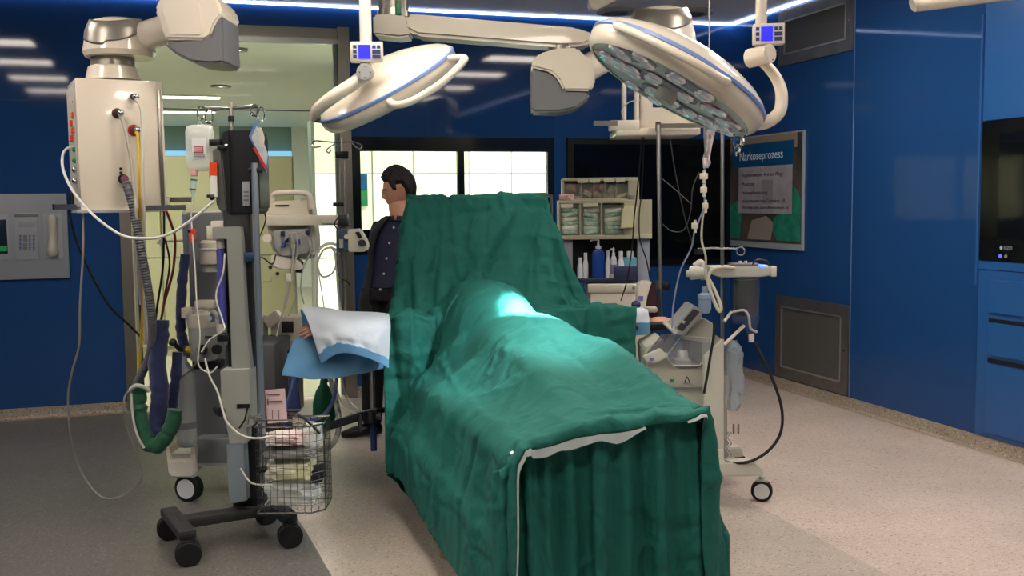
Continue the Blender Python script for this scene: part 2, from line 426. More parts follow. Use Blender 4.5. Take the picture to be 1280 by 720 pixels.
# ceiling vents
for i, q in enumerate(((770, 13), (866, 14))):
    p = onp(q[0], q[1], 2, ZC)
    t = thing('ceiling_vent', p, ('left', 'right')[i]+' round ceiling air outlet above the large surgical lamp', 'vent', 'ceiling air outlets')
    m = MB(); m.lathe([(.0, 0), (.17, 0), (.165, -.02), (.12, -.03), (.11, -.015)], tf(p)); m.build('rim', M_['grey'], t)
    m = MB(); m.lathe([(.1, -.012), (.09, -.028), (.07, -.03), (.065, -.016), (.045, -.016), (.04, -.03), (0, -.03)], tf(p)); m.build('louvre', M_['midgrey'], t)
# thin wall fixtures -------------------------------------------------
# service panel left
sp = thing('wall_service_panel', (-1.3, YB, 1.03), 'grey wall service panel with screen, keypad and handset on blue wall at left', 'control panel')
pg = mat('panel_grey', '#8b9099', .45)
m = MB(); m.box2((-1.75, YB-.03, 1.037), (-.823, YB, 1.657), bev=.004).build('plate', pg, sp)
pg2 = mat('panel_grey_light', '#979ca4', .45)
def plq(x0, y0, x1, y1, yy): a = onp(x0, y0, 1, yy); b = onp(x1, y1, 1, yy); return a, b
def wbox(m, x0, y0, x1, y1, yy, t, bev=.001):
    a, b = plq(x0, y0, x1, y1, yy); m.box2((a.x, yy-t, b.z), (b.x, yy, a.z), bev=bev); return m
y = YB-.03
wbox(MB(), -38, 269, 13, 324, y, .006).build('screen_module', pg2, sp)
wbox(MB(), 17, 266, 49, 324, y, .006).build('keypad_module', pg2, sp)
wbox(MB(), 53, 267, 80, 323, y, .006).build('handset_module', pg2, sp)
wbox(MB(), -32, 275, 10, 317, y-.006, .004).build('display', mat('dark_display', '#10203a', .15), sp)
wbox(MB(), -32, 308, 9, 314, y-.010, .001, 0).build('display_bar', mat('green_display_bar', '#1d7a3c', .3, emit='#1d8a40', es=.25), sp)
wbox(MB(), 17.5, 267.5, 47.5, 271, y-.006, .004).build('card_slot', M_['midgrey'], sp)
wbox(MB(), 23, 278, 44, 284, y-.006, .001).build('label_strip', pg, sp)
for r_ in range(8):
    for c_ in range(4):
        x_ = (24, 29, 36, 41)[c_]; w = 3.3
        if c_ == 1: w = 6
        if c_ == 1 and r_ % 4: continue
        wbox(MB(), x_+(0 if c_ != 1 else -.3), 294+r_*2.5, x_+w-.6, (294+r_*2.5+1.6) if c_ != 1 else 294+r_*2.5+8.5, y-.006, .003, 0).build('key', M_['midgrey'] if c_ == 1 else mat('blue_keys', '#3a4d84', .4), sp)
m = MB(); a = onp(65, 271, 1, y); b = onp(66, 317, 1, y)
m.tube([(a.x, y-.02, a.z), (a.x, y-.035, a.z-.03), (a.x, y-.028, (a.z+b.z)/2), (b.x, y-.035, b.z+.03), (b.x, y-.022, b.z)], [.028, .034, .022, .036, .036], seg=12)
m.box2((a.x-.03, y-.02, b.z), (a.x+.03, y, a.z), bev=.01)
m.build('handset', mat('handset_cream', '#bdb9ac', .4), sp)

# black wall display on the back wall
bd = thing('wall_display', (3.87, YB, 1.0), 'large black wall display on the back wall between window and corner', 'screen')
m = MB(); m.box2((3.095, YB-.03, .995), (4.648, YB, 2.09), bev=.003).build('bezel', mat('display_bezel', '#0b0d10', .6, spec=.2), bd)
m = MB(); m.box2((3.15, YB-.034, 1.05), (4.6, YB-.029, 2.04)).build('screen', mat('display_glass', '#050608', .12, spec=.3), bd, smooth=False)

# poster / screen on the right wall
x = XR
ps = thing('wall_poster', (x, 7.69, 1.15), 'wall poster headed Narkoseprozess with text over an operating room photo', 'poster')
m = MB(); m.box2((x-.02, 7.09, 1.15), (x, 8.235, 2.097)).build('frame', mat('poster_edge', '#a8b0b8', .3, .3), ps, smooth=False)
m = MB(); m.box2((x-.022, 7.105, 1.2), (x-.019, 8.235, 2.085)).build('photo', mat('poster_photo', '#584d48', .35, col2='#2e3334', vscale=3.2), ps, smooth=False)
m = MB(); m.box2((x-.0235, 7.17, 1.97), (x-.0215, 8.235, 2.085)).build('wood_strip', mat('poster_wood', '#8b7c68', .4), ps, smooth=False)
m = MB()
def blob(m, pts, y_off, mt, nm):
    vs = [(x-y_off, y_, z_) for y_, z_ in pts]; n = len(vs)
    vs2 = [(x-y_off+.002, y_, z_) for y_, z_ in pts]
    m.poly(vs+vs2, [tuple(range(n)), tuple(range(2*n-1, n-1, -1))]+[(k, (k+1) % n, n+(k+1) % n, n+k) for k in range(n)])
    return m.build(nm, mt, ps, smooth=False)
pgreen = mat('poster_green', '#2a8a72', .4, col2='#1e6a5a', vscale=12)
blob(MB(), [(7.115, 1.22), (7.115, 1.55), (7.15, 1.62), (7.22, 1.66), (7.34, 1.6), (7.42, 1.45), (7.5, 1.4), (7.52, 1.3), (7.45, 1.22)], .0235, pgreen, 'green_gown')
blob(MB(), [(8.22, 1.22), (8.22, 1.5), (8.1, 1.55), (8.02, 1.45), (8.05, 1.22)], .0235, pgreen, 'green_gown')
blob(MB(), [(7.55, 1.22), (7.5, 1.36), (7.62, 1.42), (7.85, 1.38), (7.92, 1.22)], .0235, mat('poster_pale', '#8d837a', .4), 'pale_cloth')
m = MB(); m.box2((x-.026, 7.215, 1.835), (x-.0215, 8.18, 2.03)).build('header', mat('poster_header_blue', '#0f4a78', .35), ps, smooth=False)
m = MB(); m.box2((x-.026, 7.235, 1.44), (x-.0215, 8.07, 1.835)).build('text_box', mat('poster_text_box', '#a09ba3', .4, col2='#8c878e', vscale=6), ps, smooth=False)
m = MB(); m.box2((x-.027, 7.52, 1.52), (x-.0255, 7.68, 1.72)).build('faint_picture', mat('poster_faint', '#86828a', .4), ps, smooth=False)
RW = Matrix(((0, 0, -1, 0), (-1, 0, 0, 0), (0, 1, 0, 0), (0, 0, 0, 1)))   # text plane facing -x, reading towards -y
def rtext(t, size, y_, z_, mt, nm, off=.0265, align='LEFT', par=None):
    m = MB(); m.text(t, size, Matrix.Translation((x-off, y_, z_)) @ RW, .0004, align); return m.build(nm, mt, par or ps, smooth=False)
rtext('Narkoseprozess', .105, 8.06, 1.925, mat('poster_white_ink', '#cfd8e4', .5), 'heading')
ink = mat('poster_dark_ink', '#343246', .5)
for i, s in enumerate(('·  Vorgehensweisen  Arzt und Pflege', '·  Monitoring', '·  Narkoseüberwachung', '·  evidenzbasierte neue Techniken, z.B.', '   Ultraschallgestützte, Sauerstoffkommunikation, etc.')):
    rtext(s, .046 if i < 4 else .036, 8.045, (1.765, 1.69, 1.615, 1.545, 1.49)[i], ink, 'text_line', off=.0268)

# vent grilles on the right wall
def wall_grille(name, y0, y1, z0, z1, label):
    t = thing(name, (x, (y0+y1)/2, z0), label, 'vent', 'wall grilles')
    m = MB(); w = .085
    for a, b in (((y0, z0), (y0+w, z1)), ((y1-w, z0), (y1, z1)), ((y0+w, z0), (y1-w, z0+w)), ((y0+w, z1-w), (y1-w, z1))):
        m.box2((x-.012, a[0], a[1]), (x, b[0], b[1]))
    m.build('frame', mat('grille_frame', '#77736c', .4, .7, var=.25, vscale=5), t, smooth=False)
    m = MB(); w2 = w+.012
    for a, b in (((y0+w, z0+w), (y0+w2, z1-w)), ((y1-w2, z0+w), (y1-w, z1-w)), ((y0+w, z0+w), (y1-w, z0+w2)), ((y0+w, z1-w2), (y1-w, z1-w))):
        m.box2((x-.016, a[0], a[1]), (x-.003, b[0], b[1]))
    m.build('lip', mat('grille_lip', '#aaa69c', .3, .7), t, smooth=False)
    m = MB(); m.box2((x-.006, y0+w2, z0+w2), (x-.001, y1-w2, z1-w2)).build('mesh_panel', mat('grille_mesh', '#5b5b57', .55, .4, bump=.6, bscale=400), t, smooth=False)
    m = MB()
    for yy in (y0+w*.5, y1-w*.5): m.cyl((x-.012, yy, (z0+z1)/2), (x-.018, yy, (z0+z1)/2), .01)
    m.build('screws', M_['chrome'], t)
wall_grille('wall_vent', 6.49, 7.48, .095, .77, 'low square steel air grille on blue right wall near the floor')
wall_grille('wall_vent', 6.49, 7.48, 2.63, ZC-.03, 'high square steel air grille on blue right wall at the ceiling')

# tall cabinet with monitor and drawers
tc_ = thing('monitor_cabinet', (x, 4.6, .09), 'blue built in cabinet with black monitor and drawers at right edge', 'cabinet')
cx = x-.012
m = MB(); m.box2((cx, 3.7, .09), (x, 5.184, 1.115)).build('lower_front', bluec, tc_, smooth=False)
m = MB(); m.box2((cx, 3.7, 2.02), (x, 5.184, ZC-.03)).build('upper_front', bluec, tc_, smooth=False)
m = MB(); m.box2((cx-.004, 3.7, 1.12), (x, 5.184, 1.168)).build('sill', bluec, tc_, smooth=False)
dk = mat('drawer_gap', '#04070c', .6)
for z0, z1 in ((.86, 1.06), (.60, .80)):
    m = MB(); m.box2((cx-.012, 3.75, z0), (cx, 5.09, z1), bev=.003).build('drawer', bluec, tc_, smooth=False)
for z0, z1 in ((.803, .825), (.552, .58)):
    m = MB(); m.box2((cx-.003, 3.75, z0), (cx, 5.09, z1)).build('grip_gap', dk, tc_, smooth=False)
m = MB(); m.box2((cx-.012, 3.75, .12), (cx, 5.09, .54), bev=.003).build('drawer', bluec, tc_, smooth=False)
mo = thing('wall_monitor', (x, 4.6, 1.17), 'black flush wall monitor above the blue drawers at right edge', 'monitor')
m = MB(); m.box2((x-.014, 3.9, 1.172), (x, 5.186, 2.015), bev=.002).build('bezel', mat('monitor_bezel', '#08090b', .18), mo, smooth=False)
m = MB(); m.box2((x-.016, 4.0, 1.31), (x-.0135, 5.04, 1.93)).build('screen', mat('monitor_glass', '#0d1014', .06, spec=.7), mo, smooth=False)
wi = mat('monitor_mark', '#9aa4ba', .4)
xs_ = x
rtext('EIZO', .03, 4.985, 1.255, wi, 'maker_mark', off=.0146, par=mo)
m = MB(); m.box((x-.0146, 5.005, 1.255), (.001, .02, .02), rx=PI/4).build('diamond_mark', wi, mo, smooth=False)
m = MB(); m.cyl((x-.0142, 5.01, 1.205), (x-.017, 5.01, 1.205), .012).build('power_button', mat('violet_led', '#6060d0', .3, emit='#6a6aff', es=.6), mo)
m = MB(); m.cyl((x-.0142, 4.965, 1.205), (x-.017, 4.965, 1.205), .012).build('menu_button', M_['midgrey'], mo)
# ================================================================ CLOTH: small position-based cloth solver, run once when the script runs
def sd_box(p, c, h, r):
    q = np.abs(p-np.array(c))-np.array(h)+r
    return np.sqrt((np.maximum(q, 0)**2).sum(-1))+np.minimum(q.max(-1), 0)-r
def sd_cap(p, a, b, r1, r2):
    a = np.array(a); b = np.array(b); ab = b-a
    t = np.clip(((p-a)@ab)/(ab@ab), 0, 1)
    return np.sqrt(((p-a-t[..., None]*ab)**2).sum(-1))-(r1+(r2-r1)*t)
def sd_ell(p, c, r):
    r = np.array(r); q = (p-np.array(c))
    k0 = np.sqrt(((q/r)**2).sum(-1)); k1 = np.sqrt(((q/r**2)**2).sum(-1))+1e-9
    return k0*(k0-1)/k1
def collide(X, Xp, sdf, th=.006, fr=.5):
    d = sdf(X)-th; m = d < 0
    if not m.any(): return
    p = X[m]; e = 1e-3; g = np.empty_like(p)
    for k in range(3):
        o = np.zeros(3); o[k] = e
        g[:, k] = sdf(p+o)-sdf(p-o)
    g /= np.linalg.norm(g, axis=1, keepdims=True)+1e-9
    p2 = p-g*d[m][:, None]
    mv = p2-Xp[m]; tn = mv-g*(mv*g).sum(1, keepdims=True)
    X[m] = p2-tn*fr
def cloth(X, L, sdf, steps, iters, pins=None, bend=.25, damp=.985, dt=.02, fr=.5, floor=.01, seedn=0, wind=None, noise_amp=0):
    """X: (nu,nv,3) start positions, L rest spacing (du,dv)"""
    X = X.astype(np.float64).copy(); Xp = X.copy(); nu, nv, _ = X.shape
    inv = np.ones((nu, nv, 1)); 
    if pins:
        for (i, j), _p in pins.items(): inv[i, j] = 0
    lu, lv = L; ld = math.hypot(lu, lv)
    S = []
    def add(a, b, l, k):
        S.append((a, b, l, k))
    for st in (0, 1):
        add((slice(st, nu-1, 2), slice(None)), (slice(st+1, nu, 2), slice(None)), lu, 1)
        add((slice(None), slice(st, nv-1, 2)), (slice(None), slice(st+1, nv, 2)), lv, 1)
    for st in (0, 1):
        add((slice(st, nu-1, 2), slice(0, nv-1)), (slice(st+1, nu, 2), slice(1, nv)), ld, .35)
        add((slice(st, nu-1, 2), slice(1, nv)), (slice(st+1, nu, 2), slice(0, nv-1)), ld, .35)
    for s4 in ((0, 1), (2, 3)):
        pass
    def bendc(X):
        # distance-2 springs, coloured by blocks of four, compressions only
        for ax, l in ((0, 2*lu), (1, 2*lv)):
            n = X.shape[ax]
            for st in range(4):
                idx = np.arange(st, n-2, 4)
                if not len(idx): continue
                A = X.take(idx, ax); B = X.take(idx+2, ax); d = B-A; ln = np.sqrt((d**2).sum(-1, keepdims=True))+1e-9
                wa = inv.take(idx, ax); wb = inv.take(idx+2, ax); w = wa+wb+1e-9
                c = np.where(ln < l, (ln-l)*bend, 0)/ln*d/w
                if ax == 0: X[idx] += c*wa; X[idx+2] -= c*wb
                else: X[:, idx] += c*wa; X[:, idx+2] -= c*wb
    rng = np.random.default_rng(seedn)
    for s in range(steps):
        V_ = (X-Xp)*damp
        vm = np.sqrt((V_**2).sum(-1, keepdims=True)); V_ *= np.minimum(1, .03/(vm+1e-9))
        Xp = X.copy()
        X = X+V_*inv; X[..., 2:] -= 9.8*dt*dt*inv
        if noise_amp and s < steps*.5: X += rng.normal(0, noise_amp, X.shape)*inv
        if pins:
            for k_, p_ in pins.items():
                t = min(1, (s+1)/(steps*.35)); X[k_] = X[k_]*(1-t)+np.array(p_)*t
        for it in range(iters):
            for a, b, l, k in S:
                d = X[b]-X[a]; ln = np.sqrt((d**2).sum(-1, keepdims=True))+1e-9
                wa, wb = inv[a], inv[b]
                kk = np.where(ln > l, 1.0, .6)*k if k == 1 else k
                c = kk*(ln-l)/ln*d/(wa+wb+1e-9)
                X[a] += c*wa; X[b] -= c*wb
            bendc(X)
            if it % 3 == 2 or it == iters-1:
                F_ = X.reshape(-1, 3); collide(F_, Xp.reshape(-1, 3), sdf, fr=fr); X = F_.reshape(X.shape)
                X[..., 2] = np.maximum(X[..., 2], floor)
    return X
def refine(X):
    nu, nv, _ = X.shape
    Y = np.empty((2*nu-1, nv, 3)); Y[::2] = X; Y[1::2] = (X[1:]+X[:-1])/2
    Z = np.empty((2*nu-1, 2*nv-1, 3)); Z[:, ::2] = Y; Z[:, 1::2] = (Y[:, 1:]+Y[:, :-1])/2
    return Z
def refpins(p):
    q = {(2*i, 2*j): v for (i, j), v in p.items()}
    for (i, j), v in p.items():
        for di, dj in ((1, 0), (0, 1)):
            w = p.get((i+di, j+dj))
            if w is not None: q[(2*i+di, 2*j+dj)] = tuple((a+b)/2 for a, b in zip(v, w))
    return q

TX = 1.46      # table centre line; the table runs along y from 3.15 (feet) to 5.75 (head)
def body_sdf(p):
    d = sd_box(p, (TX, 4.45, .76), (.27, 1.28, .055), .03)
    d = np.minimum(d, sd_ell(p, (1.44, 4.98, .90), (.225, .44, .262)))
    d = np.minimum(d, sd_ell(p, (1.50, 4.50, .88), (.24, .42, .155)))
    d = np.minimum(d, sd_cap(p, (1.62, 4.50, .88), (1.655, 3.92, .895), .09, .075))
    d = np.minimum(d, sd_cap(p, (1.655, 3.92, .895), (1.64, 3.25, .785), .075, .055))
    d = np.minimum(d, sd_cap(p, (1.36, 4.50, .87), (1.33, 3.92, .86), .085, .07))
    d = np.minimum(d, sd_cap(p, (1.33, 3.92, .86), (1.28, 3.25, .77), .07, .05))
    return d
def foot_sdf(p):   # things that hold the sheet out at the foot end
    d = body_sdf(p)
    d = np.minimum(d, sd_cap(p, (1.13, 3.16, .79), (1.68, 3.16, .825), .022, .022))
    d = np.minimum(d, sd_cap(p, (.945, 3.16, .675), (1.02, 3.16, .758), .022, .022))
    d = np.minimum(d, sd_cap(p, (1.02, 3.16, .758), (1.13, 3.16, .79), .022, .022))
    d = np.minimum(d, sd_box(p, (1.22, 4.15, .28), (.26, 1.0, .23), .12))
    d = np.minimum(d, sd_cap(p, (1.06, 3.25, .69), (1.14, 4.9, .62), .07, .09))
    d = np.minimum(d, sd_cap(p, (1.25, 5.08, .95), (1.03, 5.04, .93), .08, .06))
    d = np.minimum(d, sd_cap(p, (1.68, 3.16, .825), (1.7, 3.6, .82), .022, .022))
    d = np.minimum(d, sd_box(p, (1.42, 3.85, .24), (.39, .66, .17), .05))
    return d
def scr_sdf(p):
    d = body_sdf(p)
    d = np.minimum(d, sd_cap(p, (1.14, 5.45, 1.585), (1.957, 5.45, 1.592), .012, .012))
    d = np.minimum(d, sd_box(p, (TX+.06, 5.12, .92), (.84, .115, .07), .03))
    return d

import time as _t
_t0 = _t.time()
# --- main sheet over the patient
du = .034
nu, nv = 61, 78           # across, along
uu = (np.arange(nu)-29)*du+1.44; vv = 3.096+np.arange(nv)*du*.925
X = np.zeros((nu, nv, 3)); X[..., 0] = uu[:, None]; X[..., 1] = vv[None]; X[..., 2] = 1.19
X[..., 2] += np.array([[.05*noise.noise(V((a*1.1, b*4.2, 0)))+.02*noise.noise(V((a*3, b*11, 4))) for b in vv] for a in uu])
pins = {}
for i_ in range(14, 37):
    x_ = 1.69-(36-i_)*.0335; x_ = x_ if x_ > 1.02 else 1.02-(1.02-x_)*.72
    pins[(i_, 1)] = (x_, 3.125+.004*math.sin(i_*1.3), float(np.interp(x_, [.92, .955, 1.02, 1.15, 1.44, 1.69], [.68, .725, .785, .813, .836, .855]))+.004*math.sin(i_*.9))
X1 = cloth(X, (du, du), foot_sdf, 150, 14, pins, noise_amp=.0006)
X1 = cloth(refine(X1), (du/2, du/2), foot_sdf, 45, 14, refpins(pins), bend=.3, damp=.97)
print('cloth 1', _t.time()-_t0)
# --- sheet over the screen frame at the head end, its lower half lying over both arm boards
du = .04
sx = .90+np.arange(35)*du; nu = len(sx); nv = 41; vb = 6; vr = vb+19          # vb: row lying on the bar, vr: row lying on the arm boards
X = np.zeros((nu, nv, 3))
for i, x_ in enumerate(sx):
    for j in range(nv):
        s_ = (j-vb)*du
        if s_ < 0: q_ = (5.45-s_*.3, 1.6+s_*.9)
        elif j <= vr: q_ = (5.45-.47*s_/.76, 1.6-.58*s_/.76)
        else: q_ = (4.975, 1.02-(s_-.76)*.98)
        X[i, j] = (x_, q_[0], q_[1])
pins = {}
for i, x_ in enumerate(sx):
    if 1.13 <= x_ <= 1.97: pins[(i, vb)] = (1.14+(x_-1.14)*.985, 5.45, 1.603)
    if x_ <= 1.12 or x_ >= 1.80: pins[(i, vr)] = (x_, 4.985-.01*math.sin(x_*40), 1.003)
X2 = cloth(X, (du, du), scr_sdf, 170, 14, pins, damp=.98, noise_amp=.0006)
X2 = cloth(refine(X2), (du/2, du/2), scr_sdf, 40, 14, refpins(pins), bend=.3, damp=.97)
print('cloth 2', _t.time()-_t0)
# --- inner sheet hanging down at the foot end
path = [(.955, 3.26, .66), (.965, 3.18, .69), (1.04, 3.165, .755), (1.13, 3.16, .80), (1.66, 3.16, .84), (1.705, 3.22, .84), (1.715, 3.55, .82)]
seg = [math.dist(a, b) for a, b in zip(path, path[1:])]; TL = sum(seg); nu, nv, du = 61, 25, .03
X = np.zeros((nu, nv, 3)); pins = {}
for i in range(nu):
    s_ = TL*i/(nu-1); k = 0
    while k < len(seg)-1 and s_ > seg[k]: s_ -= seg[k]; k += 1
    t_ = s_/seg[k]; a, b = path[k], path[k+1]; p_ = [a[q]+(b[q]-a[q])*t_ for q in range(3)]
    w_ = .020*math.sin(i*2*PI/16+math.sin(i*.21)*1.8)+.007*math.sin(i*2*PI/5.3+1); dx, dy = b[0]-a[0], b[1]-a[1]; l_ = math.hypot(dx, dy); nx, ny = dy/l_, -dx/l_
    p_[0] += nx*w_*.5; p_[1] += ny*w_*.5
    for j in range(nv):
        g_ = j/(nv-1)
        X[i, j] = (p_[0]+nx*w_*3*g_+(p_[0]-1.37)*.26*g_, p_[1]+ny*w_*3*g_-.05*g_, p_[2]-j*du)
    pins[(i, 0)] = tuple(p_)
X3 = cloth(X, (du, du), lambda p: sd_box(p, (1.385, 3.75, .22), (.435, .57, .19), .06), 70, 10, pins, damp=.96, floor=.03)
pins = {k: tuple(X3[k]) for k in pins}
X3 = cloth(refine(X3), (du/2, du/2), lambda p: sd_box(p, (1.385, 3.75, .22), (.435, .57, .19), .06), 25, 10, refpins(pins), bend=.3, damp=.95, floor=.03)
print('cloth 3', _t.time()-_t0)
def crease_map(shape, step, amp, seed, w=1.3, sv=None, tilt=0):
    """ironed-in fold lines of a folded sheet as small height offsets"""
    nu, nv = shape; H = np.zeros(shape); rg = np.random.default_rng(seed)
    I, J = np.meshgrid(np.arange(nu), np.arange(nv), indexing='ij')
    for k, s in enumerate(range(step//2, nu, step)):
        off = np.array([noise.noise(V((j*.03, s*.7, seed)))*2.2 for j in range(nv)])
        d = (I-(s+off[None]))/w; H += amp*(1 if k % 2 else -.8)*np.exp(-d*d)
    sv = sv or step
    for k, s in enumerate(range(sv//3, nv+abs(int(tilt*nu)), sv)):
        off = np.array([noise.noise(V((i*.03, s*.7, seed+9)))*2.6-tilt*i for i in range(nu)])
        d = (J-(s+off[:, None]))/w; H += amp*(1 if k % 2 else -.8)*np.exp(-d*d)*np.clip(np.array([.45+1.6*abs(noise.noise(V((i*.035, s, 2)))) for i in range(nu)]), 0, 1)[:, None]
    return H
def cloth_mesh(X, name, m, H=None, th=.0016, parent=None, wr=.0, label=None):
    nu, nv, _ = X.shape
    if H is not None or wr:
        gu = np.gradient(X, axis=0); gv = np.gradient(X, axis=1); N = np.cross(gu, gv); N /= np.linalg.norm(N, axis=-1, keepdims=True)+1e-9
        Hh = np.zeros((nu, nv)) if H is None else H.copy()
        if wr:
            for i in range(nu):
                for j in range(nv):
                    q = V((i*.026, j*.026, 3.1)); a = 1-abs(noise.noise(q+V((noise.noise(q*2)*1.5,)*3)))*2.2
                    Hh[i, j] += wr*max(0, a)**3
        X = X+N*Hh[..., None]
    me = bpy.data.meshes.new(name)
    idx = np.arange(nu*nv).reshape(nu, nv)
    f = np.stack([idx[:-1, :-1], idx[1:, :-1], idx[1:, 1:], idx[:-1, 1:]], -1).reshape(-1, 4)
    og = V((float(X[..., 0].mean()), float(X[..., 1].mean()), float(X[..., 2].min())))
    if parent: og = origin(parent)
    me.from_pydata((X.reshape(-1, 3)-np.array(og)).tolist(), [], f.tolist())
    me.polygons.foreach_set('use_smooth', [True]*len(me.polygons)); me.materials.append(m)
    o = bpy.data.objects.new(name, me); COL.objects.link(o)
    if parent: o.parent = parent
    else: o.location = og
    md = o.modifiers.new('solid', 'SOLIDIFY'); md.thickness = th; md.offset = 0
    return o
drm = mat('surgical_green_cotton', '#0c5f56', .8)
_nt = drm.node_tree; _tc = _nt.nodes.new('ShaderNodeTexCoord')
def _bump(scale, detail, dist, stren, distor, prev, ridged):
    n = _nt.nodes.new('ShaderNodeTexNoise'); n.inputs['Scale'].default_value = scale; n.inputs['Detail'].default_value = detail; n.inputs['Distortion'].default_value = distor
    _nt.links.new(_tc.outputs['Object'], n.inputs['Vector']); h = n.outputs[0]
    if ridged:
        a = _nt.nodes.new('ShaderNodeMath'); a.operation = 'SUBTRACT'; a.inputs[1].default_value = .5; _nt.links.new(h, a.inputs[0])
        b = _nt.nodes.new('ShaderNodeMath'); b.operation = 'ABSOLUTE'; _nt.links.new(a.outputs[0], b.inputs[0])
        c = _nt.nodes.new('ShaderNodeMath'); c.operation = 'MULTIPLY_ADD'; c.inputs[1].default_value = -9; c.inputs[2].default_value = 1; c.use_clamp = True; _nt.links.new(b.outputs[0], c.inputs[0]); h = c.outputs[0]
    bp = _nt.nodes.new('ShaderNodeBump'); bp.inputs['Strength'].default_value = stren; bp.inputs['Distance'].default_value = dist; _nt.links.new(h, bp.inputs['Height'])
    if prev: _nt.links.new(prev.outputs[0], bp.inputs['Normal'])
    return bp
_b = _bump(260, 3, .004, .25, 0, None, False); _b = _bump(3.4, 1.2, .012, .55, .5, _b, True); _b = _bump(8, 2, .005, .4, .5, _b, True)
_nt.links.new(_b.outputs[0], _nt.nodes['Principled BSDF'].inputs['Normal'])
def big_folds(H, folds):
    nu, nv = H.shape; I, J = np.meshgrid(np.linspace(0, 1, nu), np.linspace(0, 1, nv), indexing='ij')
    for (u0, v0), (u1, v1), w, a in folds:
        L_ = math.hypot(u1-u0, v1-v0); t = ((I-u0)*(u1-u0)+(J-v0)*(v1-v0))/L_**2; dd = ((I-u0)*(v1-v0)-(J-v0)*(u1-u0))/L_
        bend_ = .02*np.sin(t*5+u0*9); q = (dd+bend_)/w
        H += a*np.exp(-np.where(q > 0, q*q*3.5, q*q))*np.clip(t*5-.15, 0, 1)*np.clip((1-t)*4, 0, 1)
    return H
X1b = refine(X1); H1 = crease_map(X1b.shape[:2], 46, .007, 3, 1.6)
H1 = big_folds(H1, [((.36, .12), (.0, .20), .016, .030), ((.40, .30), (.0, .44), .016, .030), ((.40, .42), (.0, .50), .012, -.022), ((.42, .5), (.0, .62), .016, .030), ((.38, .64), (.0, .78), .016, .028), ((.30, .2), (.0, .29), .010, -.018), ((.33, .33), (.0, .37), .010, .020), ((.34, .55), (.0, .56), .010, .020),
                    ((.45, .30), (.20, .44), .012, .010), ((.62, .12), (.35, .30), .012, .009), ((.75, .2), (.5, .42), .012, .008), ((.5, .05), (.42, .28), .010, -.007), ((.32, .27), (.04, .33), .016, -.012)])
o = cloth_mesh(X1b, 'surgical_drape', drm, H1, wr=.006)
tag(o, 'green surgical drape spread over the lying patient and table', 'drape')
X2b = refine(X2); H2 = crease_map(X2b.shape[:2], 31, .013, 5, 1.5, 11, .07)
H2 = big_folds(H2, [((.64, .14), (.28, .60), .05, -.055), ((.80, .15), (.88, .5), .03, -.03), ((.76, .15), (.60, .5), .03, .03), ((.19, .15), (.10, .6), .03, -.03), ((.10, .5), (.16, 1), .05, -.04), ((.04, .45), (.06, 1.0), .03, .025), ((.30, .15), (.2, .5), .02, .02), ((.45, .14), (.43, .34), .012, -.012), ((.48, .16), (.50, .36), .010, .010), ((.86, .5), (.84, .9), .04, -.03)])
o = cloth_mesh(X2b, 'screen_drape', drm, H2, wr=.007)
tag(o, 'green surgical drape hung over the upright screen frame at the head end', 'drape')
X3b = refine(X3); o = cloth_mesh(X3b, 'foot_drape', drm, crease_map(X3b.shape[:2], 34, .006, 8, 1.2), wr=.006)
tag(o, 'darker green inner drape hanging in folds at the foot end', 'drape')

# pale turned-over hem along the foot edge of the main sheet
hem = mat('pale_hem', '#a9b3b4', .8)
dp = bpy.data.objects['surgical_drape']
def hem_strip(i0, i1, w=.03):
    A = X1[i0:i1, 0]; B = X1[i0:i1, 1]; dirv = A-B; dirv /= np.linalg.norm(dirv, axis=1, keepdims=True)
    n = len(A); prof = []
    for k in range(n):
        t = min(1, k/6, (n-1-k)/6); wv = w*(.35+.65*abs(noise.noise(V((k*.11, 2, 1))))*1.6)*t
        a = V(A[k]); prof.append((a+V(dirv[k])*.004+V((0, -.006, .004)), a+V(dirv[k])*.006+V((0, -.009, -wv*.9)), a+V((0, .004, -wv*.5))))
    vs = [p for t_ in prof for p in t_]; fs = []
    for k in range(n-1):
        for q in range(3): fs.append((3*k+q, 3*k+(q+1) % 3, 3*k+3+(q+1) % 3, 3*k+3+q))
    m = MB(); m.poly(vs, fs); bmesh.ops.recalc_face_normals(m.bm, faces=m.bm.faces); return m.build('turned_hem', hem, dp, label='pale grey turned hem')
hem_strip(2, 58, .045); hem_strip(66, 80, .022)
# ================================================================ CEILING-MOUNTED EQUIPMENT
YA = _ya
FH = V((math.sin(YA), math.cos(YA), 0)); RH = V((math.cos(YA), -math.sin(YA), 0))
def pbox(m, x0, y0, x1, y1, d, t, bev=0, rz=0, seg=2):
    c = P((x0+x1)/2, (y0+y1)/2, d)+FH*(t/2)
    return m.box(c, ((x1-x0)*d/CAM_F, t, (y1-y0)*d/CAM_F), rz=-YA+rz, bev=bev, seg=seg)
def pprism(m, pts, d, t, bev=0):
    """outline given in picture pixels, standing at distance d, t metres deep"""
    c = P(pts[0][0], pts[0][1], d); M = Matrix((RH, V((0, 0, 1)), -FH)).transposed().to_4x4(); M.translation = c+FH*t
    q = [((x-pts[0][0])*d/CAM_F, -(y-pts[0][1])*d/CAM_F) for x, y in pts]
    return m.prism(q, t, M, bev)
def hose(name, mt, pts, r, label=None, cat=None, parent=None, seg=8, d=None, **kw):
    m = MB(); m.tube([P(*p) if len(p) == 3 else P(p[0], p[1], d) for p in pts], r, seg=seg, **kw)
    o = m.build(name, mt, parent)
    return tag(o, label, cat)
def up(o, z=ZC):  # point straight above o at the ceiling
    return V((o.x, o.y, z))
shellw = mat('lamp_shell_white', '#d9cfbf', .25, coat=.4)
satin = mat('satin_grey_cover', '#8f8a82', .35, .6)
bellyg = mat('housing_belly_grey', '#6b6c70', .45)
bluel = mat('blue_accent_line', '#6f8cc4', .4)

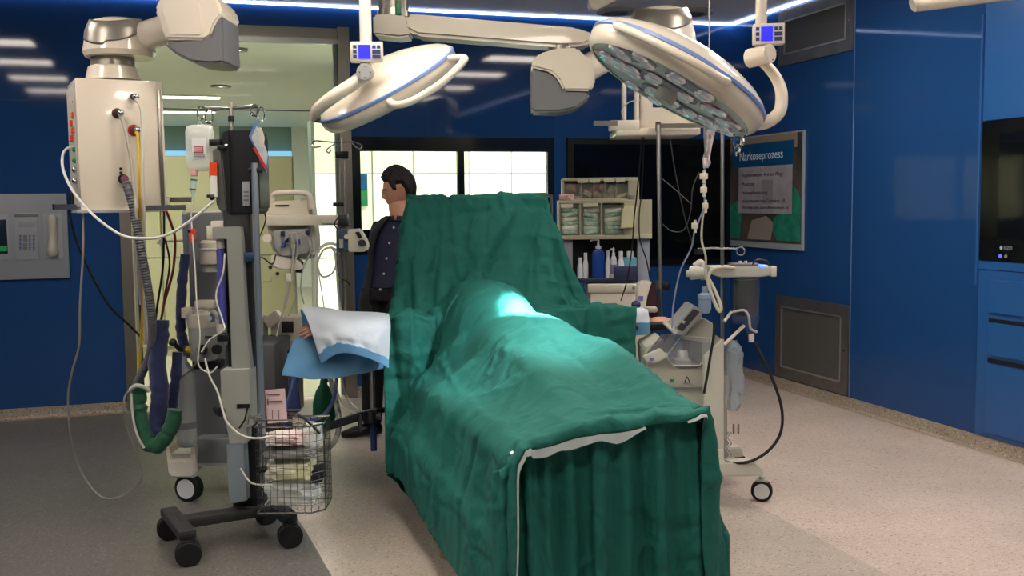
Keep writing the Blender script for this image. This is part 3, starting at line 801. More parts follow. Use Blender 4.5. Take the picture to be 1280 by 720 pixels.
def pendant_head(t, cx, cy, d, R, top=True):
    """saddle-shaped swivel head: white body with satin cover"""
    s = d/CAM_F; c = P(cx, cy, d)
    m = MB(); m.lathe([(.0, 23*s), (22*s, 23*s), (34*s, 19*s), (38*s, 10*s), (42*s, -8*s), (44*s, -18*s), (41*s, -24*s), (0, -25*s)], Matrix.Translation(c), seg=40)
    m.build('swivel_head', shellw, t)
    def f(u, v):
        th = -YA-PI/2+(u-.5)*2.5
        lo = -10+16*(2*u-1)**2*(1 if u < .5 else 1.3)-(4 if u < .5 else 0); hi = 18+3*math.cos(2*PI*u)
        z = lo+(hi-lo)*v; rr = 44*s-(z+20)*s*.18-max(0, z-8)*s*.25
        return c+V((math.cos(th)*rr, math.sin(th)*rr, z*s))
    m = MB(); m.grid(f, 24, 10)
    m.build('satin_cover', satin, t, mods=[('SOLIDIFY', dict(thickness=.004, offset=1))])

# ---------------- supply pendant at left
d = 4.9; s = d/CAM_F
t = thing('supply_pendant', P(150, 262, d), 'white ceiling supply pendant with gas outlets and hoses at upper left', 'pendant')
PRZ = .50                                        # the column is turned towards the table
def pd(px): return (d-math.tan(PRZ)*(153-640)*s)/(1-math.tan(PRZ)*(px-640)/CAM_F)
def fbox(m, x0, y0, x1, y1, th, off=0, bev=.001):   # a plate lying on the turned front face
    c_ = (P(x0, y0, pd(x0))+P(x1, y1, pd(x1)))/2; nrm = Matrix.Rotation(-YA+PRZ, 3, 'Z') @ V((0, -1, 0))
    return m.box(c_+nrm*(off+th/2), ((x1-x0)*s/math.cos(PRZ), th, (y1-y0)*s), rz=-YA+PRZ, bev=bev)
NF = Matrix.Rotation(-YA+PRZ, 3, 'Z') @ V((0, -1, 0)); SF = Matrix.Rotation(-YA+PRZ, 3, 'Z') @ V((1, 0, 0))
m = MB(); cb_ = P(153, 182, d)-NF*.17
m.box(cb_, (90*s/math.cos(PRZ), .34, 163*s), rz=-YA+PRZ, bev=.006).build('column_body', shellw, t)
el = P(100, 182, pd(100))
m = MB(); m.box(el-NF*.17-SF*.008, (.016, .30, 150*s), rz=-YA+PRZ, bev=.003).build('side_panel', M_['grey'], t)
def sp_(py, back): return P(100, py, pd(100))-NF*back-SF*.016
for i, py in enumerate((143, 152, 163, 171)):
    m = MB(); m.box(sp_(py, .06+.07*(i % 2)), (.03, .05, 7.5*s), rz=-YA+PRZ, bev=.002).build('socket', M_['orange'], t, label='orange power socket')
for i, py in enumerate((126, 186, 200, 212, 226)):
    m = MB(); m.sph(sp_(py, .06), 3.6*s, seg=10).build('data_socket', (M_['red'] if i == 0 else M_['greenp'] if i < 3 else M_['chrome']), t)
m = MB(); m.box(sp_(124, .13), (.03, .03, 13*s), rz=-YA+PRZ, bev=.003).build('switch', M_['white'], t)
fbox(MB(), 107, 106, 122, 118, .003).build('type_label', mat('label_grey', '#9aa0a8', .5), t)
fbox(MB(), 110, 108, 119, 111, .002, .003).build('label_print', M_['midgrey'], t)
m = MB(); m.box(P(153, 264, d)-NF*.17, (92*s/math.cos(PRZ), .345, 3*s), rz=-YA+PRZ).build('bottom_edge', mat('bright_aluminium'), t)
fbox(MB(), 199, 112, 203, 262, .006).build('edge_profile', M_['steel'], t)
c = P(141, 92, d+.17)
m = MB(); m.lathe([(0, 9*s), (27*s, 9*s), (30*s, 7*s), (33*s, -6*s), (34*s, -9*s)], Matrix.Translation(c), seg=36).build('neck_collar', shellw, t)
m = MB(); m.cyl(P(141, 86, d+.17), P(141, 66, d+.17), 27*s, seg=36).build('neck_ring', satin, t)
pendant_head(t, 149, 48, d+.17, 0)
m = MB(); m.tube([P(160, 52, d+.17), P(236, 28, d+.05)], [18*s, 19*s], seg=28).build('link_arm', shellw, t)
m = MB(); pprism(m, [(193, 12), (198, 0), (206, -10), (262, -10), (274, 2), (278, 18), (268, 30), (262, 46), (255, 50), (205, 49)], d-.08, .32, .012).build('joint_housing', shellw, t)
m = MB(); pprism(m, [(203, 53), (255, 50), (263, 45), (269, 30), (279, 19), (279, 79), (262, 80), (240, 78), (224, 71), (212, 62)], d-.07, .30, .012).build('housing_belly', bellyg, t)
m = MB(); pprism(m, [(201, 10), (206, 3), (246, 2), (250, 6), (252, 40), (249, 44), (210, 43)], d-.086, .02, .004).build('housing_plate', shellw, t)
m = MB(); p = P(240, -5, d+.08); m.cyl(p, up(p), .07, seg=28).build('ceiling_tube', shellw, t)
for x0, x1, yy, dd in ((66, 97, 259, d+.02), (176, 232, 260, d+.02), (208, 240, 250, d+.25)):
    m = MB(); pbox(m, x0, yy-3.5, x1, yy+3, dd, .012).build('accessory_rail', M_['steel'], t)
    m = MB(); pbox(m, x0-.5, yy-3.7, x0+2, yy+3.2, dd-.002, .016).build('rail_end', M_['black'], t)
m = MB(); pbox(m, 196, 247, 210, 256, d+.2, .03, .004).build('rail_bracket', M_['white'], t)
for i, (px, py) in enumerate(((165, 122), (146, 142), (167, 163))):
    p = P(px, py, pd(px))
    g = MB(); g.cyl(p-NF*.004, p+NF*.012, 7.3*s, seg=24, bev=.003); g = g.build('gas_outlet', M_['red'] if i != 1 else mat('outlet_dark', '#5a2a2c', .4), t)
    m = MB(); m.cyl(p+NF*.014, p+NF*.05, 4.0*s, seg=20, bev=.003); m.sph(p+NF*.05+RH*.012, 4.2*s, seg=14).build('coupling', M_['chrome'], g)
p = P(155, 224, d)
m = MB(); m.cyl(p+FH*.004, p-FH*.02, 6*s, seg=20, bev=.002); o = m.build('scavenging_outlet', M_['black'], t)
m = MB(); m.cyl(p-FH*.01+RH*.004, p-FH*.045+RH*.022, 4.5*s, seg=18, bev=.003).build('coupling', mat('outlet_plum', '#7a4a56', .35), o)
for py in (211, 216):
    m = MB(); m.cyl(P(151, py, d)+FH*.004, P(151, py, d)-FH*.002, 1.8*s, seg=12).build('screw_hole', M_['black'], t)

# hoses of the pendant
dh = d-.05; s = d/CAM_F
hose('gas_hose', mat('white_hose', '#cfc9bd', .4), [(170, 124, dh), (175, 131, dh), (178, 150, dh), (178, 220, dh), (180, 300, dh+.1), (182, 430, dh+.4)], 2.6*s, 'thick white gas hose hanging from the upper outlet of the left pendant', 'hose')
hose('gas_hose', mat('grey_white_hose', '#aaa59d', .4), [(150, 145, dh), (154, 155, dh), (162, 190, dh), (168, 240, dh), (171, 280, dh), (176, 380, dh+.3)], 1.9*s, 'thin greyish white gas hose from the left outlet of the pendant', 'hose')
hose('gas_hose', M_['yellow'], [(170, 165, dh), (173, 174, dh), (175, 220, dh), (176, 300, dh+.1), (179, 360, dh+.3), (177, 420, dh+.5), (173, 470, dh+.6)], 2.2*s, 'yellow gas hose hanging from the lower outlet of the left pendant', 'hose')
hose('suction_hose', mat('corrugated_grey', '#55555a', .5), [(158, 228, dh), (161, 240, dh-.01), (167, 262, dh), (176, 310, dh), (185, 360, dh+.05), (190, 400, dh+.1), (188, 440, dh+.2), (174, 474, dh+.3), (168, 486, dh+.35)], 5.2*s, 'thick corrugated grey suction hose curving down from the left pendant', 'hose', ripple=.09, rp=.012, seg=14)
hose('power_cable', mat('white_cable', '#c2c2c2', .4), [(98, 187, d), (88, 184, d-.02), (79, 192, d-.05), (79, 212, d-.1), (92, 240, d-.15), (118, 270, d-.2), (150, 293, d-.25), (175, 298, d-.3), (205, 295, d-.35), (235, 278, d-.35), (268, 251, d-.35)], 1.7*s, 'white cable looping from the left pendant to the pump rack', 'cable')
hose('thin_cable', mat('grey_cable', '#97918b', .5), [(99, 205, d), (103, 260, d-.02), (104, 310, d), (100, 380, d+.1), (99, 430, d+.2), (90, 465, d+.3), (85, 500, d+.4), (89, 550, d+.5), (102, 590, d+.6), (125, 620, d+.62), (150, 621, d+.62), (172, 606, d+.6), (177, 590, d+.55), (168, 560, d+.5), (157, 530, d+.45), (155, 505, d+.4), (160, 490, d+.4), (185, 484, d+.4), (215, 480, d+.35), (240, 460, d+.2), (248, 448, d+.1)], 1.3*s, 'long thin grey cable hanging from the left pendant to the floor and back up', 'cable')
hose('black_cable', M_['rubber'], [(92, 262, d+.1), (89, 240, d+.1), (87, 265, d+.15), (95, 300, d+.2), (110, 335, d+.3), (135, 380, d+.4), (160, 405, d+.5), (180, 425, d+.6)], 1.5*s, 'black cable sagging in front of the blue wall at left', 'cable')
hose('monitor_wires', mat('dark_red_wire', '#7a2a22', .5), [(208, 264, d), (214, 280, d+.05), (219, 300, d+.1), (216, 340, d+.2), (205, 380, d+.3), (200, 410, d+.35)], 1.7*s, 'red wire hanging down from the rail of the left pendant', 'cable')
hose('monitor_wires', M_['rubber'], [(205, 264, d), (205, 300, d+.05), (203, 340, d+.2), (197, 380, d+.3), (193, 412, d+.35)], 1.5*s, 'straight black wire beside the red wire under the left pendant', 'cable')
hose('monitor_wires', mat('brown_wire', '#3b2523', .5), [(207, 300, d+.1), (212, 330, d+.2), (206, 370, d+.3), (199, 412, d+.35)], 1.3*s, 'brown wire curving between the black and red wires under the left pendant', 'cable')

# ---------------- surgical lamps
def lamp_dome(t, c, n, R, hole_dir):
    M = aim(c, c+n)
    prof = [(0, .205*R/.36), (.05, .203*R/.36)]
    m = MB(); m.lathe([(0, .36*R), (.16*R, .355*R), (.42*R, .31*R), (.68*R, .235*R), (.86*R, .16*R), (.95*R, .10*R), (.985*R, .06*R)], M, seg=56).build('dome_shell', shellw, t)
    m = MB(); m.lathe([(.985*R, .062*R), (1.004*R, .05*R), (1.008*R, .02*R), (.99*R, .008*R)], M, seg=56).build('blue_rim', bluel, t)
    m = MB(); m.lathe([(.99*R, .01*R), (1.0*R, -.02*R), (.985*R, -.10*R), (.95*R, -.15*R), (.92*R, -.17*R), (.90*R, -.165*R)], M, seg=56).build('lower_rim', shellw, t)
    return M
# large right lamp
d = 4.0; s = d/CAM_F; Rl = .375
t = thing('surgical_lamp', P(842, 103, d), 'large round surgical lamp at upper right showing its lens face', 'surgical lamp')
n = (RT*.49+UP*.86-FW*.03).normalized()
c = P(846, 96, d)
M = lamp_dome(t, c, n, Rl, 0)
X_ = M.col[0].to_3d(); Y_ = M.col[1].to_3d()
mj = (RT*.87-UP*.5); mj = (mj-n*mj.dot(n)).normalized(); mn = n.cross(mj).normalized()
if mn.dot(FW) > 0: mn = -mn        # towards the viewer
m = MB(); m.lathe([(0, -.13*Rl), (.9*Rl, -.155*Rl)], M, seg=56).build('lens_plate', mat('lens_plate_grey', '#b9bab8', .3), t)
lensg = mat('lens_glass', '#e4e0ea', .06, metal=.35, coat=.5); lensf = mat('lens_field', '#8f8ea0', .25, .1); lensr = mat('lens_field_red', '#97707c', .25, .1)
def lens_module(a0, b0, a1, b1, rad, k, mt):
    """rounded window on the face; a,b in units of lamp radius along major / minor direction"""
    A = c-n*(.158*Rl)+mj*(a0*Rl)+mn*(b0*Rl); B = c-n*(.158*Rl)+mj*(a1*Rl)+mn*(b1*Rl)
    dr_ = (B-A); L_ = dr_.length; dr_.normalize(); sd = n.cross(dr_)
    pts = []
    for q in range(13): th = PI/2+PI*q/12; pts.append((rad*Rl*math.cos(th), rad*Rl*math.sin(th)))
    for q in range(13): th = -PI/2+PI*q/12; pts.append((L_+rad*Rl*math.cos(th), rad*Rl*math.sin(th)))
    MM = Matrix((dr_, sd, n)).transposed().to_4x4(); MM.translation = A-n*.004
    g = MB(); g.prism(pts, .006, MM); g = g.build('lens_window', mt, t)
    for q in range(k):
        p = A.lerp(B, q/(k-1) if k > 1 else .5)
        for sg in ((-1, 1) if rad > .12 else (0,)):
            pp = p+sd*(sg*rad*.48*Rl)
            g2 = MB(); g2.lathe([(0, -.006), (.024, -.007), (.03, -.012), (.034, -.008), (.036, 0)], aim(pp, pp+n), seg=18)
            g2.build('lens', lensg, g)
lens_module(-.72, -.1, -.42, -.05, .16, 3, lensr)
lens_module(-.62, .42, -.38, .62, .14, 2, lensf)
lens_module(-.12, -.45, .32, -.5, .15, 3, lensf)
lens_module(-.20, .15, .16, .10, .15, 2, lensf)
lens_module(-.02, .66, .30, .62, .13, 2, lensf)
lens_module(.48, .25, .70, .05, .15, 2, lensr)
lens_module(.55, -.42, .72, -.28, .13, 2, lensf)
lens_module(-.35, -.72, -.05, -.80, .09, 2, lensf)
# grab bar along the near rim
gb = [c+mj*(a*Rl)+mn*(b*Rl)-n*(z_*Rl) for a, b, z_ in ((-.78, .62, .0), (-.74, .78, .03), (-.45, .99, .05), (0, 1.13, .06), (.35, 1.05, .05), (.40, .95, .02))]
m = MB(); m.tube(gb, .016, seg=12).build('grab_bar', shellw, t)
m = MB(); pc = c-n*(.16*Rl); m.cyl(pc, pc-n*.05, .045, .04, seg=24, bev=.004).build('handle_socket', M_['grey'], t)
p0, p1 = P(926, 160, d-.02), P(921, 190, d-.03)
m = MB(); m.lathe([(.030, 0), (.034, .012), (.022, .04), (.026, .055), (.012, .08), (.014, .09), (.003, .11)], aim(p0, p1), seg=14).build('sterile_handle_cover', mat('clear_plastic'), t, label='clear crumpled sterile handle cover')
m = MB(); m.tube([P(949, 74, d), P(960, 84, d), P(971, 99, d), P(977, 118, d), (P(974, 140, d)), P(958, 153, d), P(936, 157, d), P(922, 158, d+.03)], [.02, .021, .022, .024, .025, .025, .022, .018], seg=18).build('curved_yoke', shellw, t)
m = MB(); m.cyl(P(934, 74, d-.02), P(962, 67, d-.08), .036, seg=28, bev=.006).build('hinge_barrel', shellw, t)
m = MB(); m.cyl(P(961, 67, d-.078), P(963, 66.6, d-.084), .037, seg=28, bev=.002).build('hinge_cap', shellw, t)
for k in range(4):
    a = k*PI/2+.4; q = P(962.7, 66.7, d-.084)+RT*math.cos(a)*.026+UP*math.sin(a)*.026
    m = MB(); m.sph(q, .003, seg=8).build('cap_screw', M_['midgrey'], t)
a_ = P(952, 62, d); m = MB(); m.cyl(P(951, 66, d), V((a_.x-.0, a_.y, ZC-.0)), .022, seg=24).build('lamp_stem', shellw, t)
def control_display(x0, y0, x1, y1, d, par, rz=0):
    g = MB(); pbox(g, x0, y0, x1, y1, d, .05, .006, rz); g = g.build('control_panel', M_['white'], par)
    w = x1-x0; h = y1-y0; M0 = Matrix.Rotation(-YA+rz, 4, 'Z'); cc = P((x0+x1)/2, (y0+y1)/2, d)+FH*.025
    def loc(u, v, dd=0):  # 0..1 panel coordinates
        return Matrix.Translation(cc) @ M0 @ V(((u-.5)*w*d/CAM_F, -.0255-dd, (.5-v)*h*d/CAM_F))
    def q(u0, v0, u1, v1, nm, mt, th=.002):
        m = MB(); a, b = loc(u0, v0), loc(u1, v1); m.box((a+b)/2, ((u1-u0)*w*d/CAM_F, th, (v1-v0)*h*d/CAM_F), rz=-YA+rz); m.build(nm, mt, g)
    q(.25, .16, .62, .86, 'lit_screen', M_['screenblue'])
    kb = mat('key_blue', '#2c3f78', .4)
    for v_ in (.18, .42, .66): q(.09, v_, .2, v_+.17, 'button', kb)
    for v_ in (.42, .66): q(.67, v_, .92, v_+.19, 'button', kb)
    q(.67, .18, .78, .35, 'button', kb); q(.81, .18, .92, .35, 'button', kb)
control_display(943, 29, 982, 55, d-.05, t, rz=-.15)
# smaller left lamp
d = 4.9; s = d/CAM_F; Rl = .36
t = thing('surgical_lamp', P(480, 100, d), 'smaller surgical lamp left of centre seen from behind its white dome', 'surgical lamp')
n = (-RT*.46+UP*.84-FW*.36).normalized(); c = P(484, 108, d)
M = lamp_dome(t, c, n, Rl, 0)
mj = (RT*.87+UP*.49); mj = (mj-n*mj.dot(n)).normalized(); mn = n.cross(mj).normalized()
if mn.dot(FW) > 0: mn = -mn
m = MB(); m.lathe([(0, -.13*Rl), (.9*Rl, -.155*Rl)], M, seg=56).build('lens_plate', mat('lens_plate_grey'), t)
gb = [c+mj*(a*Rl)+mn*(b*Rl)-n*(z_*Rl) for a, b, z_ in ((.86, .50, .0), (1.02, .60, .06), (.98, .68, .1), (.60, 1.04, .14), (.2, 1.16, .14), (.0, 1.12, .1), (-.06, .98, .04))]
m = MB(); m.tube(gb, .017, seg=12, smooth=True).build('grab_bar', shellw, t)
m = MB(); m.tube([P(461, 92, d-.3), P(440, 106, d-.32), P(415, 122, d-.33), P(397, 137, d-.28), P(392, 147, d-.2), P(397, 150, d-.1)], [.026, .030, .030, .027, .018, .014], seg=18).build('curved_yoke', shellw, t)
m = MB(); m.cyl(P(395, 147, d-.22), P(398, 150, d-.1), .022, .016, seg=18, bev=.003).build('yoke_end', M_['chrome'], t)
m = MB(); m.cyl(P(458, 91, d-.30), P(456, 90, d-.37), .037, seg=28, bev=.004).build('hinge_cap', mat('hinge_cap_grey', '#b6b8b8', .3), t)
for k in range(4):
    a = k*PI/2; q = P(456, 90, d-.372)+RT*math.cos(a)*.024+UP*math.sin(a)*.024
    m = MB(); m.sph(q, .0035, seg=8).build('cap_screw', M_['midgrey'], t)
a_ = P(457.5, 60, d-.28); m = MB(); m.tube([P(458, 90, d-.28), P(457.5, 60, d-.28), V((a_.x, a_.y, ZC))], .027, seg=24, smooth=False).build('lamp_stem', shellw, t)
control_display(437, 52, 478, 77, d-.36, t, rz=.1)

# light thrown by the lamps on the operating field
def spot(name, loc, tgt, w, ang, blend, r, col):
    l = bpy.data.lights.new(name, 'SPOT'); l.energy = w; l.spot_size = ang; l.spot_blend = blend; l.shadow_soft_size = r; l.color = col
    o = bpy.data.objects.new(name, l); COL.objects.link(o); o.matrix_world = aim(V(loc), V(loc)*2-V(tgt)); return o
TG = V((1.54, 4.62, 1.03))
spot('surgical_lamp_light', P(842, 103, 4.0)-V((.05, 0, .13)), TG, SPOT_W*1.0, math.radians(12.5), .6, .05, (.85, .97, 1))
spot('surgical_lamp_spill', P(842, 103, 3.98)-V((.03, 0, .14)), V((1.45, 4.3, .95)), SPOT_W*.045, math.radians(62), 1.0, .06, (.95, .97, 1))

# ---------------- boom arm across the top and supply pendant at the right
d = 5.7; s = d/CAM_F
t = thing('supply_pendant', P(700, 90, d), 'ceiling supply pendant behind the large surgical lamp on a long white boom', 'pendant')
m = MB(); pprism(m, [(508, 16), (690, 33), (720, 36), (742, 44), (745, 52), (728, 59), (700, 60), (520, 44), (503, 34)], d, .2, .03).build('boom_arm', shellw, t)
m = MB(); m.cyl(P(492, 40, d+.1), P(492, 14, d+.1), 21*s, seg=28, bev=.006).build('boom_joint', M_['steel'], t)
m = MB(); pprism(m, [(466, 18), (505, 17), (513, 44), (500, 47), (466, 43)], d-.01, .2, .012).build('joint_housing', satin, t)
p = P(492, 0, d+.1); m = MB(); m.cyl(P(492, 16, d+.1), up(p), 19*s, seg=28).build('ceiling_tube', satin, t)
m = MB(); pbox(m, 494, 1, 501, 18, d-.02, .02, .003).build('green_marker', M_['greenp'], t)
m = MB(); m.cyl(P(702, 57, d+.1), P(702, 72, d+.1), 17*s, seg=28).build('boom_neck', satin, t)
m = MB(); pprism(m, [(664, 84), (666, 75), (675, 67), (692, 62), (722, 60), (728, 68), (742, 78), (744, 106), (738, 114), (704, 113), (698, 100), (688, 90)], d-.05, .28, .012).build('joint_housing', shellw, t)
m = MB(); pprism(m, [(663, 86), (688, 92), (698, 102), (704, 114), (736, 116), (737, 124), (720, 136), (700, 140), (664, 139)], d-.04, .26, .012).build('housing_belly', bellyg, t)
m = MB(); m.tube([P(716, 96, d+.12), P(792, 52, d+.3)], [17*s, 18*s], seg=26).build('link_arm', shellw, t)
d2 = 6.0; s2 = d2/CAM_F
pendant_head(t, 826, 34, d2, 0)
m = MB(); m.cyl(P(826, 50, d2), P(838, 96, d2), 20*s2, seg=26).build('neck_collar', shellw, t)
m = MB(); pbox(m, 800, 94, 876, 166, d2, .34, .008).build('column_body', shellw, t)
m = MB(); pbox(m, 770, 160, 876, 169, d2-.04, .4, .01).build('shelf', shellw, t)
m = MB(); pbox(m, 762, 150, 800, 163, d2-.05, .1, .01).build('shelf_bracket', M_['white'], t)
for px in (780, 796):
    m = MB(); m.cyl(P(px, 90, d2-.02), P(px, 153, d2-.02), 3.1*s2, seg=16).build('support_tube', M_['white'], t)
m = MB(); pbox(m, 742, 151, 772, 157, d2-.06, .012, rz=.1).build('accessory_rail', M_['steel'], t)
m = MB(); pbox(m, 822, 154, 880, 160, d2-.08, .012).build('accessory_rail', M_['steel'], t)
m = MB(); pbox(m, 820, 152, 826, 164, d2-.085, .03, .002).build('rail_clamp', M_['black'], t)
m = MB(); pbox(m, 816, 116, 835, 134, d2-.006, .01, .001).build('blue_sign', mat('sign_navy', '#1c2466', .4), t)
m = MB(); pbox(m, 820, 121, 829, 128, d2-.009, .006).build('sign_mark', mat('sign_pale', '#b9c0d8', .4), t)
m = MB(); m.tube([P(800, 125, d2-.02), P(786, 128, d2-.05), P(777, 138, d2-.06), P(779, 150, d2-.05)], .0035, seg=6).build('loop_cable', M_['grey'], t)
m = MB(); m.cyl(P(823, 156, d2-.1), P(826, 402, d2-.1), .012, seg=16).build('hanging_pole', M_['steel'], t)
m = MB(); m.cyl(P(828, 357, d2-.1), P(836, 359, d2-.13), .022, seg=14, bev=.003).build('pole_knob', M_['black'], t)
m = MB(); m.cyl(P(824.6, 350, d2-.1), P(825, 362, d2-.1), .022, seg=14, bev=.003).build('pole_collar', M_['steel'], t)
# arm stubs close to the ceiling
t = thing('lamp_boom', P(1200, 3, 4.2), 'white ceiling arm with round end at the top right edge', 'arm')
m = MB(); m.cyl(P(1157, 5, 4.2), P(1290, -12, 4.1), .028, seg=20).build('arm_tube', shellw, t)
m = MB(); m.tube([P(1141, 7, 4.2), P(1146, 5, 4.2), P(1164, 3, 4.2)], [.028, .032, .032], seg=18).build('end_cap', shellw, t)
p = P(1290, -12, 4.1); m = MB(); m.cyl(p, up(p), .03, seg=18).build('ceiling_tube', shellw, t)
t = thing('lamp_boom', P(750, 4, 6.2), 'small white arm end at the ceiling above the big lamp', 'arm')
m = MB(); pprism(m, [(735, -12), (737, 9), (745, 12), (775, -2), (775, -12)], 6.2, .1, .006).build('arm_end', shellw, t)
p = P(760, -8, 6.25); m = MB(); m.cyl(p, up(p), .03, seg=18).build('ceiling_tube', shellw, t)
# ================================================================ LEFT CLUSTER OF EQUIPMENT
def caster(par, c, r, w=.03, swivel=True, face=None, yaw=0):
    """double wheel caster, c = ground contact point"""
    ax = V((math.cos(yaw), math.sin(yaw), 0)); c = V(c)+V((0, 0, r))
    g = MB()
    for sg in (-1, 1):
        q = c+ax*sg*w*.62; M = aim(q-ax*w*.45, q+ax*w*.45)
        g.lathe([(0, 0), (r*.62, 0), (r*.9, 0), (r, w*.15), (r, w*.75), (r*.9, w*.9), (0, w*.9)], M, seg=28)
    g = g.build('caster_wheel', M_['rubber'], par)
    if face:
        m = MB()
        for sg in (-1, 1): q = c+ax*sg*w*1.08; m.cyl(q-ax*.002*sg, q+ax*.004*sg, r*.72, seg=28)
        m.build('wheel_face', face, g)
    m = MB(); m.cyl(c+V((0, 0, 0)), c+V((0, 0, r*1.35)), r*.3, seg=14); m.box(c+V((0, 0, r*.95)), (w*2.0, r*1.1, r*.28), rz=yaw, bev=.004)
    m.build('caster_fork', M_['black'] if not face else M_['grey'], g)
    return g

# ---- infusion / warmer tower on black H base
t = thing('infusion_tower', V((.12, 4.8, 0)), 'tall grey infusion tower on a black wheeled H base at left', 'medical cart')
CW = [onp(212, 674, 2, 0), onp(236, 707, 2, 0), onp(363, 684, 2, 0), onp(333, 655, 2, 0)]
for i, c in enumerate(CW): caster(t, c, .056, .026, yaw=-YA+PI/2+.35)
zb = .135
def bar(m, a, b, w, h, z): 
    a, b = V((a.x, a.y, z)), V((b.x, b.y, z)); dd = b-a; return m.box((a+b)/2, (dd.length, w, h), rz=math.atan2(dd.y, dd.x), bev=.006)
m = MB(); bar(m, CW[0], CW[1], .075, .04, zb); bar(m, CW[2], CW[3], .075, .04, zb)
m1 = (CW[0]+CW[1])/2; m2 = (CW[2]+CW[3])/2; bar(m, m1, m2, .085, .045, zb)
m.build('base_frame', mat('graphite_base', '#2b2b2d', .5), t)
d = 4.72; s = d/CAM_F
m = MB(); pbox(m, 285, 262, 318, 645, d+.05, .05, .004).build('column', mat('column_black', '#1b1c1f', .45), t)
alu = mat('column_grey', '#8f918b', .4)
m = MB(); pprism(m, [(265, 284), (301, 284), (302, 299), (265, 299)], d-.05, .12, .003); pprism(m, [(283, 296), (302, 296), (304, 400), (309, 466), (284, 466), (284, 400)], d-.05, .12, .003).build('column_cover', alu, t)
m = MB(); pprism(m, [(275, 463), (312, 462), (312, 535), (306, 536), (305, 557), (284, 557), (275, 500)], d-.04, .12, .004).build('motor_box', mat('box_grey', '#9b9d95', .4), t)
m = MB(); pprism(m, [(283, 556), (305, 553), (306, 628), (284, 632)], d-.01, .07, .003).build('lower_cover', mat('bluish_grey', '#7f8a92', .35), t)
m = MB(); pbox(m, 271, 300, 285, 322, d+.02, .04, .002).build('rod_holder', M_['black'], t)
m = MB(); m.cyl(P(275, 312, d), P(279, 405, d), 4.6*s, seg=18).build('violet_rod', mat('violet_rod', '#47499a', .35), t)
for py in (307, 412):
    m = MB(); m.cyl(P(275.5, py-7, d), P(276, py+4, d), 5.2*s, seg=18, bev=.002).build('rod_cap', M_['grey'], t)
m = MB(); pbox(m, 271, 418, 286, 427, d-.02, .05, .002).build('rod_socket', M_['black'], t)
m = MB(); pbox(m, 263, 276, 290, 290, d+.02, .07, .006).build('top_bracket', M_['white'], t)
m = MB(); pbox(m, 258, 282, 268, 300, d+.02, .05, .004).build('clip', M_['cream'], t)
m = MB(); pbox(m, 296, 316, 322, 327, d-.02, .03, .003).build('pole_clamp', mat('clamp_blue', '#2b4566', .4), t)
m = MB(); pbox(m, 296, 505, 312, 510, d-.03, .02); m.tube([P(310, 507, d-.03), P(306, 525, d-.04), P(299, 535, d-.02)], .004, smooth=False); m.build('hand_lever', M_['black'], t)
m = MB(); m.cyl(P(270, 512, d-.03), P(276, 515, d-.1), .016, .022, seg=14, bev=.003).build('knob', M_['black'], t)
m = MB(); m.cyl(P(318, 204, d-.12), P(328, 550, d-.12), 4.0*s, seg=20).build('infusion_pole', mat('blue_steel_pole', '#8f98a2', .3, .7), t)
m = MB(); pbox(m, 310, 210, 327, 216, d-.13, .05, .003).build('pole_lock', M_['black'], t)
# pump rack
m = MB(); pprism(m, [(276, 168), (282, 163), (318, 163), (322, 170), (322, 262), (316, 268), (280, 268)], d-.05, .2, .008).build('pump_rack', mat('pump_rack_black', '#16181c', .4), t)
m = MB(); pbox(m, 284, 166, 287, 266, d-.055, .01).build('rack_ridge', M_['black'], t)
m = MB(); pbox(m, 303, 227, 312, 257, d-.053, .005).build('spec_label', mat('label_grey'), t)
m = MB()
for k in range(5): pbox(m, 304.5, 229+k*5, 310.5, 231+k*5, d-.055, .003)
m.build('label_print', M_['midgrey'], t, smooth=False)
m = MB(); pprism(m, [(265, 187), (277, 184), (281, 262), (276, 268), (268, 258)], d-.02, .12, .006).build('side_plate', M_['steel'], t)
m = MB(); pbox(m, 262, 203, 271, 219, d-.03, .01).build('orange_label', M_['orange'], t)
m = MB(); pbox(m, 263, 220, 271, 246, d-.03, .01).build('printed_label', M_['paper'], t)
for k, (x, y, w_, h_) in enumerate(((268, 178, 14, 8), (277, 184, 12, 6))):
    m = MB(); pbox(m, x-w_/2, y-h_/2, x+w_/2, y+h_/2, d-.06, .04, .003).build('rack_clamp', M_['black'], t)
m = MB(); m.sph(P(283, 182, d-.07), 2.5*s, seg=12).build('clamp_screw', M_['chrome'], t)
m = MB(); m.tube([P(270, 206, d), P(263, 212, d-.02), P(262, 222, d-.02)], .005); m.build('wire_loop', M_['grey'], t)
m = MB(); pbox(m, 258, 243, 268, 247, d-.03, .03, .003); m.sph(P(265, 247, d-.04), 3.4*s, seg=12).build('cable_plug', M_['black'], t)
# top pole and hook cross
m = MB(); m.cyl(P(289, 270, d+.06), P(289, 128, d+.06), 2.6*s, seg=14).build('top_pole', M_['steel'], t)
m = MB(); m.cyl(P(289, 152, d+.06), P(289, 145, d+.06), 4*s, seg=14, bev=.002).build('pole_ring', M_['black'], t)
m = MB(); m.tube([P(252, 134, d), P(289, 135, d+.06), P(325, 134, d+.02)], 1.5*s, smooth=False); m.tube([P(262, 139, d+.1), P(289, 135, d+.06), P(318, 131, d+.1)], 1.3*s, smooth=False)
m.build('hook_cross', M_['chrome'], t)
def hoop(cx, cy, w_, h_, dd, rt=1.2, par=t, nm='bag_hook'):
    m = MB(); m.tube([P(cx+w_*math.cos(a), cy+h_*math.sin(a), dd+.012*math.sin(a*2)) for a in [2*PI*k/10 for k in range(10)]], rt*s, closed=True, n=3); return m.build(nm, M_['chrome'], par)
hoop(252, 141, 5.5, 8, d); hoop(261, 146, 5, 8, d+.05); hoop(318, 138, 5, 7, d); hoop(326, 143, 4.5, 9, d+.03)
# wires basket on the same tower is its own thing
tb = t

